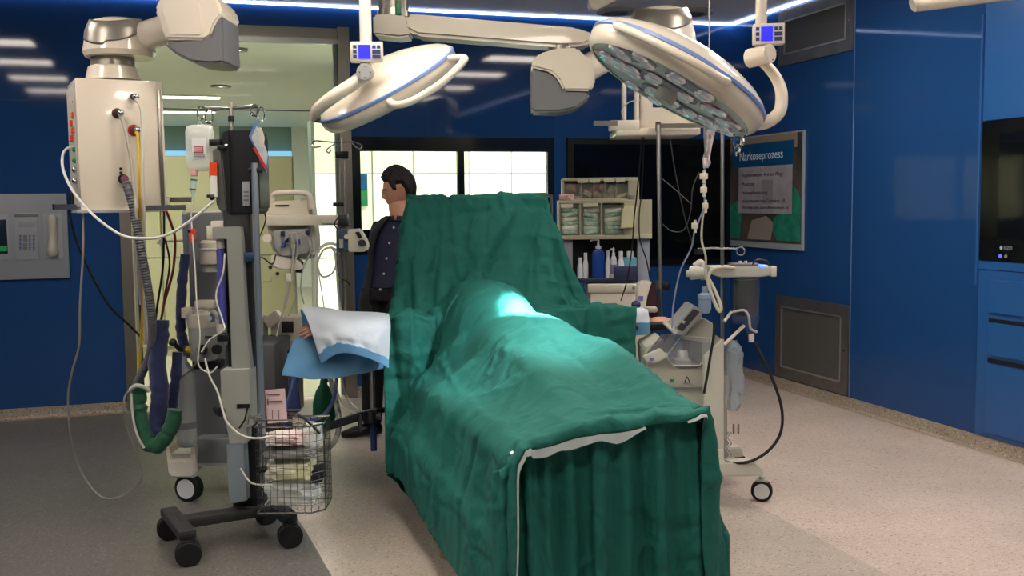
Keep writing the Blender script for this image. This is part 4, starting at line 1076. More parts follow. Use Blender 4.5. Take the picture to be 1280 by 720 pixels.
# ---- wire basket
t = thing('wire_basket', P(360, 640, 4.6), 'chrome wire basket full of clear packaging hooked on the infusion tower', 'basket')
d = 4.5; s = d/CAM_F
c0 = P(322, 642, d)      # near lower left corner
def bp_(u, v, w_):      # u along the front (m), v into depth, w_ up
    return c0+RH*u+FH*v+V((0, 0, w_))
Wd, Hh, Dp = 82*s, 118*s, .22
m = MB()
def outline(w_, hh): # plan outline: chamfered far right corner
    return [bp_(0, 0, w_), bp_(Wd-.05, 0, w_), bp_(Wd, .05, w_), bp_(Wd, Dp, w_), bp_(0, Dp, w_)]
for w_ in [0, Hh*.93]: m.tube(outline(w_, 0), .0042, seg=6, smooth=False, closed=True)
m.tube([bp_(Wd-.05, 0, Hh*.93), bp_(Wd-.13, 0, Hh), bp_(0, 0, Hh), bp_(0, Dp, Hh), bp_(Wd-.13, Dp, Hh)], .0042, seg=6, smooth=False)
m.build('rim_wire', M_['chrome'], t)
m = MB()
for k in range(1, 11): m.tube(outline(Hh*.93*k/11, 0), .0016, seg=4, smooth=False, closed=True)
m.build('ring_wires', M_['darksteel'], t)
m = MB(); pl = [V((0, 0)), V((Wd-.05, 0)), V((Wd, .05)), V((Wd, Dp)), V((0, Dp))]
for a, b in zip(pl, pl[1:]+pl[:1]):
    L_ = (b-a).length; n_ = max(1, int(L_/.0265))
    for k in range(n_):
        q = a.lerp(b, k/n_); m.cyl(bp_(q.x, q.y, 0), bp_(q.x, q.y, Hh*.93), .0014, seg=4)
for k in range(1, 9): m.cyl(bp_(Wd*k/9, 0.05, 0), bp_(Wd*k/9, Dp, 0), .0014, seg=4)
m.build('upright_wires', M_['darksteel'], t)
m = MB(); m.tube([P(372, 518, d), P(384, 526, d-.01), P(400, 542, d)], .006); m.build('rim_guard', M_['black'], t)
for px in (326, 318):
    m = MB(); m.tube([P(px, 524, d+.02), P(px-6, 520, d+.1), P(px-8, 530, d+.16)], .004).build('hanging_hook', M_['chrome'], t)
clearbag = mat('clear_bag', '#dfe3df', .16, alpha=.42, spec=.8, bump=.9, bscale=22)
def crumple(c, sz, mt, nm, label, group, seed, amp=.22, seg=24):
    b = MB(); m2 = bmesh.new(); bmesh.ops.create_icosphere(m2, subdivisions=4, radius=1)
    for v in m2.verts:
        q = v.co.copy(); q = V((math.copysign(abs(q.x)**.6, q.x), math.copysign(abs(q.y)**.6, q.y), math.copysign(abs(q.z)**.6, q.z)))
        k = 1+amp*noise.noise(v.co*2.3+V((seed, 0, 0)))+amp*.45*noise.noise(v.co*6+V((0, seed, 0)))
        v.co = V((q.x*sz[0]/2, q.y*sz[1]/2, q.z*sz[2]/2))*k
    b._add(m2, Matrix.Translation(V(c)) @ Matrix.Rotation(-YA, 4, 'Z'))
    return tag(b.build(nm, mt), label, 'packet', group)
def bpc(u, v, w_): return bp_(u*Wd, v*Dp, w_*Hh)
crumple(bpc(.48, .5, .17), (Wd*.8, Dp*.8, Hh*.26), clearbag, 'plastic_packet', 'crumpled clear bag at the bottom of the wire basket', 'packets in the wire basket', 1)
crumple(bpc(.45, .5, .40), (Wd*.78, Dp*.75, Hh*.2), mat('yellowish_packet', '#b9b68a', .35, alpha=.8, bump=.8, bscale=30, col2='#d5d2bd'), 'plastic_packet', 'yellowish packet in the middle of the wire basket', 'packets in the wire basket', 2)
crumple(bpc(.46, .5, .60), (Wd*.78, Dp*.7, Hh*.11), mat('grey_packet', '#8d8b88', .3, alpha=.75, bump=.8, bscale=30), 'plastic_packet', 'flat grey packet above the yellowish one in the wire basket', 'packets in the wire basket', 3)
crumple(bpc(.40, .5, .75), (Wd*.65, Dp*.7, Hh*.13), mat('pinkish_packet', '#c9a7a3', .35, bump=.7, bscale=26, col2='#e0d7ce'), 'plastic_packet', 'pink and white packet on top in the wire basket', 'packets in the wire basket', 4)
crumple(bpc(.80, .5, .78), (Wd*.28, Dp*.7, Hh*.24), clearbag, 'plastic_packet', 'clear bag leaning in the upper right corner of the wire basket', 'packets in the wire basket', 5)
crumple(bpc(.86, .5, .36), (Wd*.18, Dp*.6, Hh*.16), M_['rubber'], 'plastic_packet', 'black rolled item at the right side of the wire basket', 'packets in the wire basket', 6)
t = thing('paper_form', P(344, 512, d), 'pink printed form standing upright at the back of the wire basket', 'paper')
m = MB(); pprism(m, [(331, 488), (356, 486), (358, 528), (333, 530)], d+.12, .004).build('sheet', mat('pink_paper', '#c9aeb0', .8), t)
m = MB()
for x0, y0, x1, y1 in ((334, 499, 335.5, 506), (336, 501, 353, 503), (340, 512, 341, 524), (348, 512, 349, 524), (334, 493, 350, 494)): pbox(m, x0, y0, x1, y1, d+.118, .001)
m.build('print', mat('form_ink', '#5e4f58', .8), t, smooth=False)

# ---- infusion bag, line and the packet on the other hook
d = 4.72; s = d/CAM_F
t = thing('infusion_bag', P(249, 215, d), 'clear infusion bag hanging from the left hooks above the pump rack', 'infusion bag')
def pillow(cx, cy, w_, h_, dd, th, mt, nm, par, pw=.45, lab=None, n=20):
    c = P(cx, cy, dd)
    def f(sg):
        def g(u, v):
            a, b = 2*u-1, 2*v-1
            k = max(0, (1-abs(a)**4))*max(0, (1-abs(b)**4)); rx = a*(1-.12*abs(b)**6)
            return c+RH*rx*w_/2+V((0, 0, 1))*b*h_/2*(1-.06*abs(a)**4)+FH*sg*th/2*k**pw
        return g
    m = MB(); m.grid(f(1), n, n); m.grid(f(-1), n, n); bmesh.ops.remove_doubles(m.bm, verts=m.bm.verts, dist=.0005)
    bmesh.ops.recalc_face_normals(m.bm, faces=m.bm.faces)
    return m.build(nm, mt, par)
fluid = mat('infusion_bag_plastic', '#e6eae6', .15, alpha=.55, spec=.7)
pillow(250, 185, 36*s, 58*s, d, .05, fluid, 'bag', t)
m = MB(); pprism(m, [(246, 158), (250, 150), (254, 158), (252, 156), (250, 153), (248, 156)], d, .003).build('bag_eyelet', fluid, t)
m = MB(); pbox(m, 240, 173, 258, 199, d-.0265, .001).build('printed_label', mat('bag_label', '#d9dcdc', .5), t)
m = MB()
for x0, y0, x1, y1 in ((242, 183, 254, 184.4), (242, 190, 254, 191.4), (242, 183, 243.2, 191.4), (253, 183, 254.2, 191.4)): pbox(m, x0, y0, x1, y1, d-.0275, .0008)
for k in range(3): pbox(m, 244, 185.4+k*1.6, 252, 186.2+k*1.6, d-.0275, .0008)
m.build('red_stamp', mat('stamp_red', '#b04a54', .5), t, smooth=False)
m = MB()
for k in range(3): pbox(m, 243, 175+k*2, 255, 175.8+k*2, d-.0275, .0008)
for k in range(3): pbox(m, 242, 193.5+k*1.6, 256, 194.2+k*1.6, d-.0275, .0008)
m.build('small_print', M_['midgrey'], t, smooth=False)
m = MB(); m.cyl(P(243, 213, d), P(243, 220, d), 4.5*s, seg=16, bev=.002).build('bag_port', mat('pink_port', '#c9938c', .4), t)
m = MB(); m.lathe([(0, 0), (3*s, 0), (3.6*s, .02), (3.4*s, .06), (1.4*s, .085), (1.2*s, .11)], aim(P(242.5, 222, d), P(240.5, 252, d)), seg=16).build('drip_chamber', mat('chamber_clear', '#cfe0d8', .1, alpha=.6), t)
m = MB(); m.cyl(P(242.7, 224, d), P(242.5, 226, d), 4.2*s); m.cyl(P(241, 236, d), P(240.9, 238, d), 4.2*s); m.build('chamber_rings', mat('teal_ring', '#1d5c58', .4), t)
lt = mat('infusion_line', '#b9b7b0', .25)
hose('infusion_line', lt, [(240, 252, d), (239, 270, d), (241, 300, d-.02), (244, 340, d-.05), (246, 380, d-.08), (250, 420, d-.1), (248, 455, d-.1), (262, 466, d-.1), (272, 458, d-.08)], 1.0*s, 'thin infusion line running down from the clear infusion bag', 'tube')
t = thing('roller_clamp', P(239, 295, d), 'orange roller clamp on the infusion line below the bag', 'clamp')
m = MB(); pprism(m, [(235, 286), (243, 286), (243, 300), (239, 304), (236, 300), (236, 290)], d-.02, .02, .003).build('clamp_body', M_['orange'], t)
m = MB(); m.cyl(P(236.5, 289, d-.03), P(236.5, 289, d), 2*s, seg=12).build('roller', M_['black'], t)
t = thing('hanging_packet', P(322, 215, d), 'blue and white packet with red edge hanging from the right hook of the tower', 'packet')
m = MB(); pprism(m, [(311, 170), (321, 150), (335, 196), (332, 216), (327, 206)], d-.08, .008, .001).build('blue_film', mat('packet_blue', '#5a7aa8', .3), t)
m = MB(); pprism(m, [(314, 172), (321, 158), (334, 192), (331, 210)], d-.088, .008, .001).build('pouch', mat('pouch_white', '#b9bcc0', .35, bump=.5, bscale=60), t)
m = MB(); pprism(m, [(316, 185), (318, 184), (333, 209), (331.5, 213)], d-.092, .004).build('red_edge', M_['red'], t)
m = MB(); pprism(m, [(322, 160), (326, 159), (330, 172), (328, 185), (324, 184)], d-.10, .014, .003).build('tag', mat('tag_cream', '#c4bfb8', .4), t)
m = MB(); m.tube([P(321, 147, d-.02), P(314, 140, d-.03), P(312, 152, d-.05), P(320, 158, d-.085)], .0014, seg=6).build('string', M_['black'], t)

# tubes looping in front of the tower
hose('infusion_line', lt, [(256, 448, 4.6), (262, 470, 4.58), (272, 490, 4.55), (279, 515, 4.52), (284, 528, 4.5), (300, 543, 4.47), (320, 548, 4.45), (345, 545, 4.45)], 1.3*s, 'clear tube sweeping across the grey motor box of the tower', 'tube')
hose('infusion_line', lt, [(301, 586, 4.66), (312, 602, 4.55), (325, 606, 4.48), (340, 606, 4.47)], 1.2*s, 'clear tube coming out of the lower tower column into the basket', 'tube')
hose('infusion_line', lt, [(281, 317, 4.68), (279, 340, 4.66), (270, 370, 4.64), (278, 400, 4.62), (280, 412, 4.6), (262, 425, 4.6), (252, 440, 4.6)], 1.1*s, 'thin tube curling beside the violet rod of the tower', 'tube')

# ---- anaesthesia machine behind
d = 5.5; s = d/CAM_F
t = thing('anaesthesia_machine', onp(245, 600, 2, 0), 'grey anaesthesia machine on white wheeled base behind the infusion tower', 'anaesthesia machine')
mg = mat('machine_grey', '#6d7073', .45); ml = mat('machine_light_grey', '#9fa09d', .4)
m = MB(); pbox(m, 238, 266, 280, 560, d, .5, .01).build('cabinet_column', mg, t)
m = MB(); pbox(m, 227, 264, 275, 268, d-.02, .5, .004).build('top_edge', M_['white'], t)
m = MB(); pbox(m, 228, 268, 239, 325, d-.03, .06, .006).build('handle_post', mat('post_bluegrey', '#7b7f93', .4), t)
m = MB(); pbox(m, 202, 300, 230, 303, d-.02, .02, .003); m.cyl(P(203, 301, d-.02), P(200, 306, d-.02), 4*s, seg=12); m.build('side_rail', M_['grey'], t)
m = MB(); pbox(m, 243, 548, 335, 580, d-.05, .55, .012).build('base_box', mg, t)
m = MB(); pprism(m, [(207, 562), (210, 558), (214, 575), (236, 575), (239, 557), (244, 557), (241, 594), (236, 598), (214, 598), (209, 594)], d-.1, .3, .008).build('bumper', M_['white'], t)
m = MB(); pbox(m, 209, 567, 242, 576, d-.08, .26).build('bumper_floor', M_['grey'], t)
m = MB(); pbox(m, 240, 575, 340, 582, d-.04, .5, .004).build('base_skirt', ml, t)
caster(t, onp(237, 626, 2, 0), .072, .028, yaw=-YA+PI/2-.3, face=mat('white_wheel_face', '#d2d2d4', .4))
caster(t, onp(335, 612, 2, 0), .06, .028, yaw=-YA+PI/2-.3, face=mat('white_wheel_face'))
m = MB(); pbox(m, 280, 430, 345, 560, d+.05, .4, .01).build('side_cabinet', mat('machine_dark_grey', '#4e5053', .5), t)
# absorber unit
da = d-.22; sa = da/CAM_F; c = P(255, 450, da)
m = MB(); m.lathe([(0, 0), (15*sa, 0), (17*sa, 3*sa), (17.5*sa, 45*sa), (17*sa, 50*sa), (0, 56*sa)], Matrix.Translation(c), seg=36).build('absorber_body', ml, t)
m = MB(); m.lathe([(17.6*sa, 42*sa), (19*sa, 46*sa), (19*sa, 58*sa), (15*sa, 63*sa), (0, 64*sa)], Matrix.Translation(c), seg=36).build('absorber_lid', M_['cream'], t)
m = MB(); pbox(m, 247, 392, 267, 403, da-.072, .03, .004).build('absorber_window', mat('window_bluegrey', '#5b6f8c', .15), t)
for k in (252, 262):
    m = MB(); m.cyl(P(k, 398, da-.074), P(k, 398, da-.08), 3*sa, seg=14).build('gauge_dial', mat('dial_pale', '#c3cede', .3), t)
for k in (253, 271):
    m = MB(); m.cyl(P(k, 437, da-.06), P(k, 437, da-.095), 6.3*sa, seg=18, bev=.004).build('black_knob', M_['rubber'], t)
m = MB(); pbox(m, 256, 420, 268, 423, da-.078, .002).build('unit_print', mat('navy_ink', '#27304f', .5), t)
m = MB(); pbox(m, 226, 385, 240, 398, da-.03, .06, .006).build('side_port', M_['white'], t)
m = MB(); pbox(m, 242, 376, 268, 386, da-.03, .08, .01).build('top_grip', M_['cream'], t)
m = MB(); pbox(m, 240, 452, 275, 462, da, .1, .006).build('absorber_arm', M_['black'], t)
# cream canister
c = P(263, 330, d-.12)
m = MB(); m.lathe([(0, 0), (12*s, 0), (13*s, 2*s), (12*s, 16*s), (13*s, 17*s), (13*s, 19*s), (12*s, 20*s), (12*s, 26*s), (9*s, 29*s), (0, 29*s)], Matrix.Translation(c), seg=30).build('cream_canister', M_['cream'], t)
m = MB(); m.cyl(P(262, 331, d-.12), P(262, 340, d-.12), 9*s, seg=20).build('canister_foot', M_['grey'], t)
m = MB(); m.tube([P(240, 402, da-.07), P(244, 388, da-.09), P(256, 385, da-.1), (P(270, 395, da-.1)), P(276, 412, da-.08)], 1.6*s, seg=8).build('unit_tube', M_['grey'], t)
# top: patient monitor on its arm, seen from behind
d = 5.35; s = d/CAM_F
t = thing('patient_monitor', P(365, 322, d), 'cream patient monitor with carry handle seen from behind, above the anaesthesia machine', 'monitor')
m = MB(); pprism(m, [(330, 257), (340, 252), (376, 250), (382, 245), (388, 250), (393, 300), (392, 322), (383, 326), (340, 318), (334, 300)], d, .16, .015).build('housing', M_['cream'], t)
m = MB(); m.tube([P(340, 252, d+.03), P(342, 244, d+.02), P(352, 241, d), P(378, 241, d), P(387, 246, d), P(389, 262, d)], [3.2*s, 3.6*s, 3.6*s, 3.8*s, 4*s, 4*s], seg=12).build('carry_handle', M_['white'], t)
m = MB(); pbox(m, 344, 256, 361, 258, d-.003, .006, .001).build('handle_slot', M_['black'], t)
m = MB(); pprism(m, [(340, 288), (386, 286), (390, 318), (352, 322), (342, 312)], d-.04, .05, .008).build('module_block', ml, t)
for k, (x, y, c_) in enumerate(((353, 292, 'navy'), (358, 300, 'navy'), (354, 306, 'blue'), (372, 302, 'blue'), (384, 291, 'navy'), (366, 308, 'white'))):
    m = MB(); pbox(m, x-2.5, y-3, x+2.5, y+3, d-.055, .02, .002).build('module_socket', mat('socket_navy', '#252a4a', .4) if c_ == 'navy' else M_[c_], t)
m = MB(); m.cyl(P(334, 298, d-.05), P(334, 298, d-.09), 5.5*s, seg=20, bev=.004).build('round_port', M_['white'], t)
m = MB(); pprism(m, [(338, 318), (372, 325), (378, 334), (376, 338), (350, 338), (338, 332)], d-.02, .1, .006).build('mount_plate', M_['white'], t)
m = MB(); m.cyl(P(375, 327, d+.02), P(374, 341, d+.02), 4.5*s, seg=14).build('mount_knob', M_['black'], t)
for k, (x, y) in enumerate(((338, 334), (347, 342))):
    m = MB(); m.sph(P(x, y, d-.06), 2.6*s, seg=12).build('plug', M_['black'], t)
hv = mat('cable_grey', '#9d9a94', .45)
def mcable(pts, r=1.1, mt=None, nm='monitor_cable'):
    m = MB(); m.tube([P(*p, d-.07) for p in pts], r*s, seg=7); return m.build(nm, mt or hv, t)
mcable([(356, 300), (362, 292), (366, 300), (366, 330), (364, 345), (360, 370), (352, 395), (346, 420)], 1.4)
mcable([(362, 294), (369, 292), (372, 310), (366, 345), (370, 370), (361, 395)], 1.2)
mcable([(372, 290), (384, 296), (388, 315), (379, 335), (376, 360), (380, 380)], .9)
mcable([(345, 318), (340, 330), (327, 322), (318, 330), (310, 345)], .9, M_['rubber'])
mcable([(330, 262), (332, 275), (327, 290), (322, 300)], .9, M_['rubber'])
mcable([(340, 345), (338, 352), (330, 352), (326, 356)], .7)
mcable([(360, 350), (356, 375), (352, 400)], .7)
m = MB(); pbox(m, 357, 342, 364, 352, d-.085, .02, .004).build('cable_junction', M_['white'], t)
t = thing('support_beam', P(380, 283, 5.3), 'cream horizontal support beam running from the tower to the right pole', 'arm')
m = MB(); pbox(m, 330, 269, 430, 282, 5.3, .05, .006).build('beam', M_['cream'], t)
m = MB(); pbox(m, 402, 269, 430, 279, 5.27, .03, .004).build('beam_end', M_['white'], t)
# ---- pole with double hook to the right of the beam
d = 5.3; s = d/CAM_F
pf = P(428, 560, d); pb = V((pf.x, pf.y, 0))
t = thing('infusion_stand', P(429, 412, d), 'infusion pole with curled double hooks and syringe pump left of the standing person', 'stand')
m = MB()
for dx in (-3, 2.5): m.cyl(P(428+dx, 192, d), P(429+dx, 412, d), 1.8*s, seg=12)
m.build('twin_pole', M_['steel'], t)
m = MB(); m.cyl(P(426.5, 196, d), P(426.5, 172, d), 1.6*s, seg=10).build('top_pole', M_['steel'], t)
m = MB(); m.tube([P(401, 183, d), P(393, 184, d), P(390, 180, d), (P(394, 176, d)), P(405, 177, d), P(424, 178, d), P(440, 177, d), P(452, 182, d), P(450, 186, d), P(444, 183, d), P(440, 178, d)], 1.0*s, seg=8, n=6)
m.tube([P(420, 179, d), P(412, 184, d-.03), P(408, 188, d-.05), P(411, 191, d-.05), P(414, 187, d-.04)], .9*s, seg=8); m.build('hook_wire', M_['chrome'], t)
m = MB(); pbox(m, 419, 189, 435, 198, d-.02, .03, .004).build('pole_clamp', M_['black'], t)
m = MB(); pbox(m, 416, 253, 429, 258, d-.02, .03, .003).build('pole_clamp', M_['black'], t)
m = MB(); pbox(m, 422, 268, 434, 283, d-.03, .06, .004).build('beam_clamp', M_['darksteel'], t)
t = thing('syringe_pump', P(440, 314, d-.06), 'small dark blue and white pump clamped on the infusion pole', 'pump')
m = MB(); pbox(m, 420, 287, 436, 315, d-.08, .08, .006).build('pump_back', mat('pump_bluegrey', '#33475e', .4), t)
m = MB(); pprism(m, [(434, 287), (449, 286), (453, 293), (458, 302), (459, 311), (455, 315), (434, 315)], d-.09, .08, .006).build('pump_body', M_['cream'], t)
m = MB(); pprism(m, [(444, 290), (449, 290), (453, 297), (448, 298)], d-.094, .006).build('pump_display', M_['black'], t)
m = MB(); m.cyl(P(452, 304, d-.09), P(453, 304, d-.12), 4.5*s, seg=16, bev=.003).build('pump_dial', M_['darksteel'], t)
m = MB(); pbox(m, 424, 299, 429, 310, d-.083, .004).build('pump_sticker', M_['grey'], t)
m = MB(); m.cyl(P(433, 296, d-.09), P(433, 296, d-.1), 3*s, seg=14).build('pump_button', M_['white'], t)
# coiled tubes hanging by the pole
for i, (mt_, pts, r_, lb) in enumerate((
    (mat('tube_white', '#c8c5bd', .35), [(425, 312), (418, 305), (406, 306), (396, 318), (394, 350), (393, 400)], 1.8, 'white tube hanging in a loop left of the infusion pole'),
    (hv, [(426, 318), (416, 310), (404, 313), (397, 330), (402, 345), (412, 344), (419, 335), (420, 320), (414, 308)], 1.2, 'coiled grey tube looped beside the infusion pole'),
    (M_['rubber'], [(424, 270), (418, 280), (422, 290), (421, 320), (424, 345), (434, 352), (438, 358)], .8, 'black wire hooked down along the infusion pole'),
    (hv, [(418, 310), (421, 340), (423, 370), (428, 400), (432, 430), (428, 470), (436, 500), (452, 515)], 1.2, 'long grey tube hanging straight beside the infusion pole'),
    (hv, [(398, 340), (403, 370), (409, 410), (415, 450), (420, 480), (428, 505), (445, 518)], .7, 'fine cable dropping from the coil to the arm board clamp'))):
    hose('hanging_tube', mt_, [(a, b, 5.24) for a, b in pts], r_*s, lb, 'tube')

# ---- gas cylinder
d = 5.3; s = d/CAM_F
c = P(234, 558, d)
t = thing('gas_cylinder', c, 'grey gas cylinder with a white tag strapped to the anaesthesia machine', 'gas cylinder')
m = MB(); m.lathe([(0, .0), (8*s, .0), (11.5*s, 4*s), (12.5*s, 9*s), (12.5*s, 88*s), (11*s, 98*s), (6*s, 105*s), (4*s, 108*s), (4*s, 112*s), (0, 112*s)], Matrix.Translation(c), seg=32).build('cylinder', mat('cylinder_grey', '#a4a7a6', .38, .2), t)
m = MB(); m.lathe([(12.7*s, 24*s), (13.2*s, 24*s), (13.2*s, 32*s), (12.7*s, 32*s)], Matrix.Translation(c), seg=32).build('strap', M_['midgrey'], t)
m = MB(); m.cyl(P(234, 447, d), P(234, 432, d), 5*s, seg=16, bev=.003).build('valve', M_['steel'], t)
m = MB(); m.cyl(P(228, 440, d), P(216, 428, d-.05), 3*s, seg=12); m.sph(P(216, 428, d-.05), 5*s, seg=12); m.build('regulator', M_['darksteel'], t)
m = MB(); m.cyl(P(235, 437, d-.03), P(240, 437, d-.07), 4*s, seg=12).build('yellow_fitting', M_['yellow'], t)
m = MB(); pprism(m, [(217, 443), (232, 446), (229, 470), (214, 468)], d-.08, .003).build('paper_tag', mat('tag_paper', '#a9b3c0', .7), t)
m = MB()
for k in range(4): pbox(m, 218, 449+k*4, 227, 450.2+k*4, d-.082, .001)
m.build('tag_print', M_['midgrey'], t, smooth=False)
# fabric sleeved hoses
def wob(pts, dd, r, seed, n=5):
    out, rr = [], []
    for i in range(len(pts)-1):
        for k in range(n):
            tt = k/n; x = pts[i][0]+(pts[i+1][0]-pts[i][0])*tt; y = pts[i][1]+(pts[i+1][1]-pts[i][1])*tt
            q = len(out); out.append(P(x, y, dd)); rr.append(r*(1+.16*noise.noise(V((q*.9, seed, 0)))*2))
    out.append(P(*pts[-1], dd)); rr.append(r); return out, rr
dd = 5.05; s = dd/CAM_F
for nm, pts, r_, mt_, sd, lb, e_ in (
    ('sleeved_hose', [(200, 400), (199, 430), (196, 455), (200, 490), (198, 520), (196, 548)], 11, M_['navy'], 1, 'wide navy fabric sleeve holding the cables under the left pendant', 0),
    ('sleeved_hose', [(232, 318), (228, 350), (226, 385), (226, 415), (232, 440)], 6.5, M_['navy'], 2, 'navy fabric sleeve running down the left side of the anaesthesia machine', .3),
    ('sleeved_hose', [(222, 440), (220, 470), (216, 500), (214, 530)], 6.5, M_['navy'], 3, 'lower navy fabric sleeve left of the gas cylinder', .1),
    ('sleeved_hose', [(174, 483), (173, 505), (176, 530), (185, 555), (197, 558), (208, 545), (216, 530), (219, 512)], 9.5, mat('green_fabric', '#155036', .85, bump=.4, bscale=60, sheen=.2), 4, 'green fabric sleeve bent in a U above the floor at left', -.05)):
    p_, rr = wob(pts, dd+e_, r_*s, sd)
    m = MB(); m.tube(p_, rr, seg=14, n=3); tag(m.build(nm, mt_), lb, 'hose')
m = MB(); m.tube([P(163, 487, dd-.1), P(170, 482, dd-.12), P(180, 484, dd-.1), P(186, 489, dd-.08)], .010, seg=8); tag(m.build('cable_tie', mat('white_strap', '#b8b8b4', .6)), 'white strap tied around the top of the green fabric sleeve', 'strap')
m = MB(); m.tube([P(164, 492, dd-.09), P(166, 520, dd-.1), P(172, 545, dd-.1), P(180, 560, dd-.09)], .006, seg=6); tag(m.build('reflective_stripe', mat('white_strap')), 'thin pale cord lying along the green fabric sleeve', 'cord')

# ---- supply trolley between tower and arm board
d = 5.9; s = d/CAM_F
b0 = onp(345, 590, 2, 0)
t = thing('accessory_shelf', P(340, 500, d), 'grey metal bin and shelf fixed beside the anaesthesia machine behind the tower pole', 'shelf')
lo = P(345, 444, d).z
m = MB(); m.box(P(340, 480, d)+V((0, .1, 0)), (70*s, .3, 80*s), rz=-YA, bev=.006).build('metal_bin', M_['steel'], t)
m = MB(); pbox(m, 303, 438, 375, 443, d-.06, .34, .004).build('bin_rim', M_['chrome'], t)
m = MB(); pbox(m, 338, 396, 392, 425, d+.02, .2, .01).build('instrument_box', M_['cream'], t)
m = MB(); pbox(m, 352, 402, 366, 416, d+.0, .03, .003).build('instrument_front', M_['black'], t)
m = MB(); pprism(m, [(328, 400), (344, 388), (352, 398), (336, 412)], d-.02, .08, .006).build('paper_feeder', M_['white'], t)
m = MB(); pbox(m, 336, 425, 398, 436, d, .18, .01).build('shelf', M_['grey'], t)
m = MB(); pbox(m, 310, 395, 330, 440, d-.02, .12, .02).build('canister', mat('canister_white', '#b9b4b0', .4), t)
for i, (x0, x1, y1) in enumerate(((333, 340, 418), (337, 345, 422), (341, 349, 420), (336, 347, 426), (330, 334, 424))):
    m = MB(); m.cyl(P(x0, 446, d-.03), P(x1, y1, d-.02+i*.01), 1.8*s, seg=10)
    o = m.build('green_tube', mat('tube_green', '#1d6b45', .4) if i % 2 == 0 else mat('tube_clearish', '#9fb3a6', .3)); tag(o, ('first', 'second', 'third', 'fourth', 'fifth')[i]+' sampling tube from the left standing in the metal bin behind the pole', 'tube', 'sampling tubes in the metal bin')

# ---- green breathing bag and hoses under the arm board
d = 5.5; s = d/CAM_F
t = thing('breathing_bag', P(406, 475, d), 'green rubber breathing bag hanging under the blue arm board cover', 'breathing bag')
c = P(406, 540, d)
m = MB(); m.lathe([(0, 0), (5*s, 1*s), (11*s, 7*s), (14.5*s, 20*s), (14*s, 38*s), (10*s, 52*s), (5*s, 60*s), (4*s, 66*s), (0, 66*s)], Matrix.Translation(c), seg=32, sy=.7).build('bag', mat('rubber_green', '#155c3c', .38, bump=.15, bscale=30), t)
m = MB(); m.cyl(P(406, 478, d), P(406, 468, d), 5*s, seg=16).build('bag_neck', M_['greenp'], t)
m = MB(); m.cyl(P(406, 540, d), P(406, 546, d), 1.6*s, seg=8).build('bag_tail', M_['greenp'], t)
hose('breathing_hose', mat('corrugated_white', '#bcbab4', .4), [(412, 470, d-.05), (420, 500, d-.05), (424, 530, d-.05), (418, 552, d-.05), (404, 562, d), (388, 558, d+.05)], 3.6*s, 'white corrugated breathing hose curving around the green bag', 'hose', ripple=.06, rp=.01, seg=12)
hose('breathing_hose', mat('blue_clear_hose', '#6a7fb8', .3), [(372, 520, d-.1), (392, 524, d-.12), (408, 515, d-.13), (418, 495, d-.12), (421, 470, d-.1)], 2.4*s, 'pale blue hose crossing in front of the green bag', 'hose')
hose('breathing_hose', mat('blue_clear_hose'), [(368, 470, d-.1), (362, 495, d-.1), (355, 520, d-.05), (360, 540, d)], 2.2*s, 'pale blue hose dropping from the blue cover behind the basket', 'hose')
m = MB(); pprism(m, [(361, 474), (370, 472), (374, 516), (356, 516)], d+.0, .04, .006); tag(m.build('fabric_strip', mat('strip_blue', '#3f4f8a', .7)), 'dark blue fabric strip hanging behind the wire basket', 'cloth')
# ================================================================ RIGHT CLUSTER
# ---- anaesthesia supply cart with clear bins
d = 6.75; s = d/CAM_F
gb0 = P(765, 440, d)
t = thing('supply_cart', V((gb0.x, gb0.y+.2, 0)), 'cream supply cart with tilting clear bins behind the screen drape', 'medical cart')
cc = mat('cart_cream', '#a9a690', .45); cl_ = mat('cart_light', '#bdb9ab', .4)
bot = (P(700, 360, d).z)
m = MB(); pbox(m, 797, 296, 812, 380, d, .04, .003).build('upright', mat('upright_grey', '#8a90a0', .4), t)
m = MB(); pbox(m, 703, 296, 716, 380, d, .04, .003).build('upright', mat('upright_grey'), t)
m = MB(); pbox(m, 698, 250, 815, 254, d-.06, .2, .003); pbox(m, 698, 294, 815, 299, d-.06, .2, .003); pbox(m, 780, 252, 815, 296, d-.05, .2, .003); pbox(m, 698, 252, 700, 296, d-.06, .2); pbox(m, 698, 252, 780, 296, d+.13, .012)
pbox(m, 724.5, 252, 726.5, 296, d-.05, .18); pbox(m, 751, 252, 753, 296, d-.05, .18)
m.build('lower_bin_rack', cc, t, smooth=False)
m = MB(); pbox(m, 704, 222, 799, 226, d-.02, .17, .003); pbox(m, 703, 248, 799, 251, d-.02, .17, .003); pbox(m, 785, 224, 799, 250, d-.02, .17, .003); pbox(m, 703, 224, 705, 250, d-.02, .17); pbox(m, 705, 224, 786, 250, d+.14, .01)
for x_ in (726, 742, 756, 770): pbox(m, x_, 224, x_+1.4, 249, d, .14)
m.build('upper_bin_rack', cc, t, smooth=False)
m = MB(); pprism(m, [(778, 262), (783, 258), (797, 258), (794, 284), (776, 286)], d-.13, .08, .004).build('tilted_bin', mat('bin_cream', '#cfc9a8', .4), t)
m = MB(); pbox(m, 786, 244, 794, 253, d-.05, .03, .004).build('bin_latch', M_['midgrey'], t)
for x0, x1, y in ((722, 735, 224), (737, 750, 224), (755, 768, 223), (770, 781, 223), (701, 716, 255), (729, 748, 254)):
    m = MB(); pbox(m, x0, y, x1, y+4.5, d-(.03 if y < 230 else .075), .004).build('bin_label', mat('label_offwhite', '#cfcbb8', .6), t)
cf = mat('bin_front_clear', '#d5d8cc', .1, alpha=.08, spec=.5)
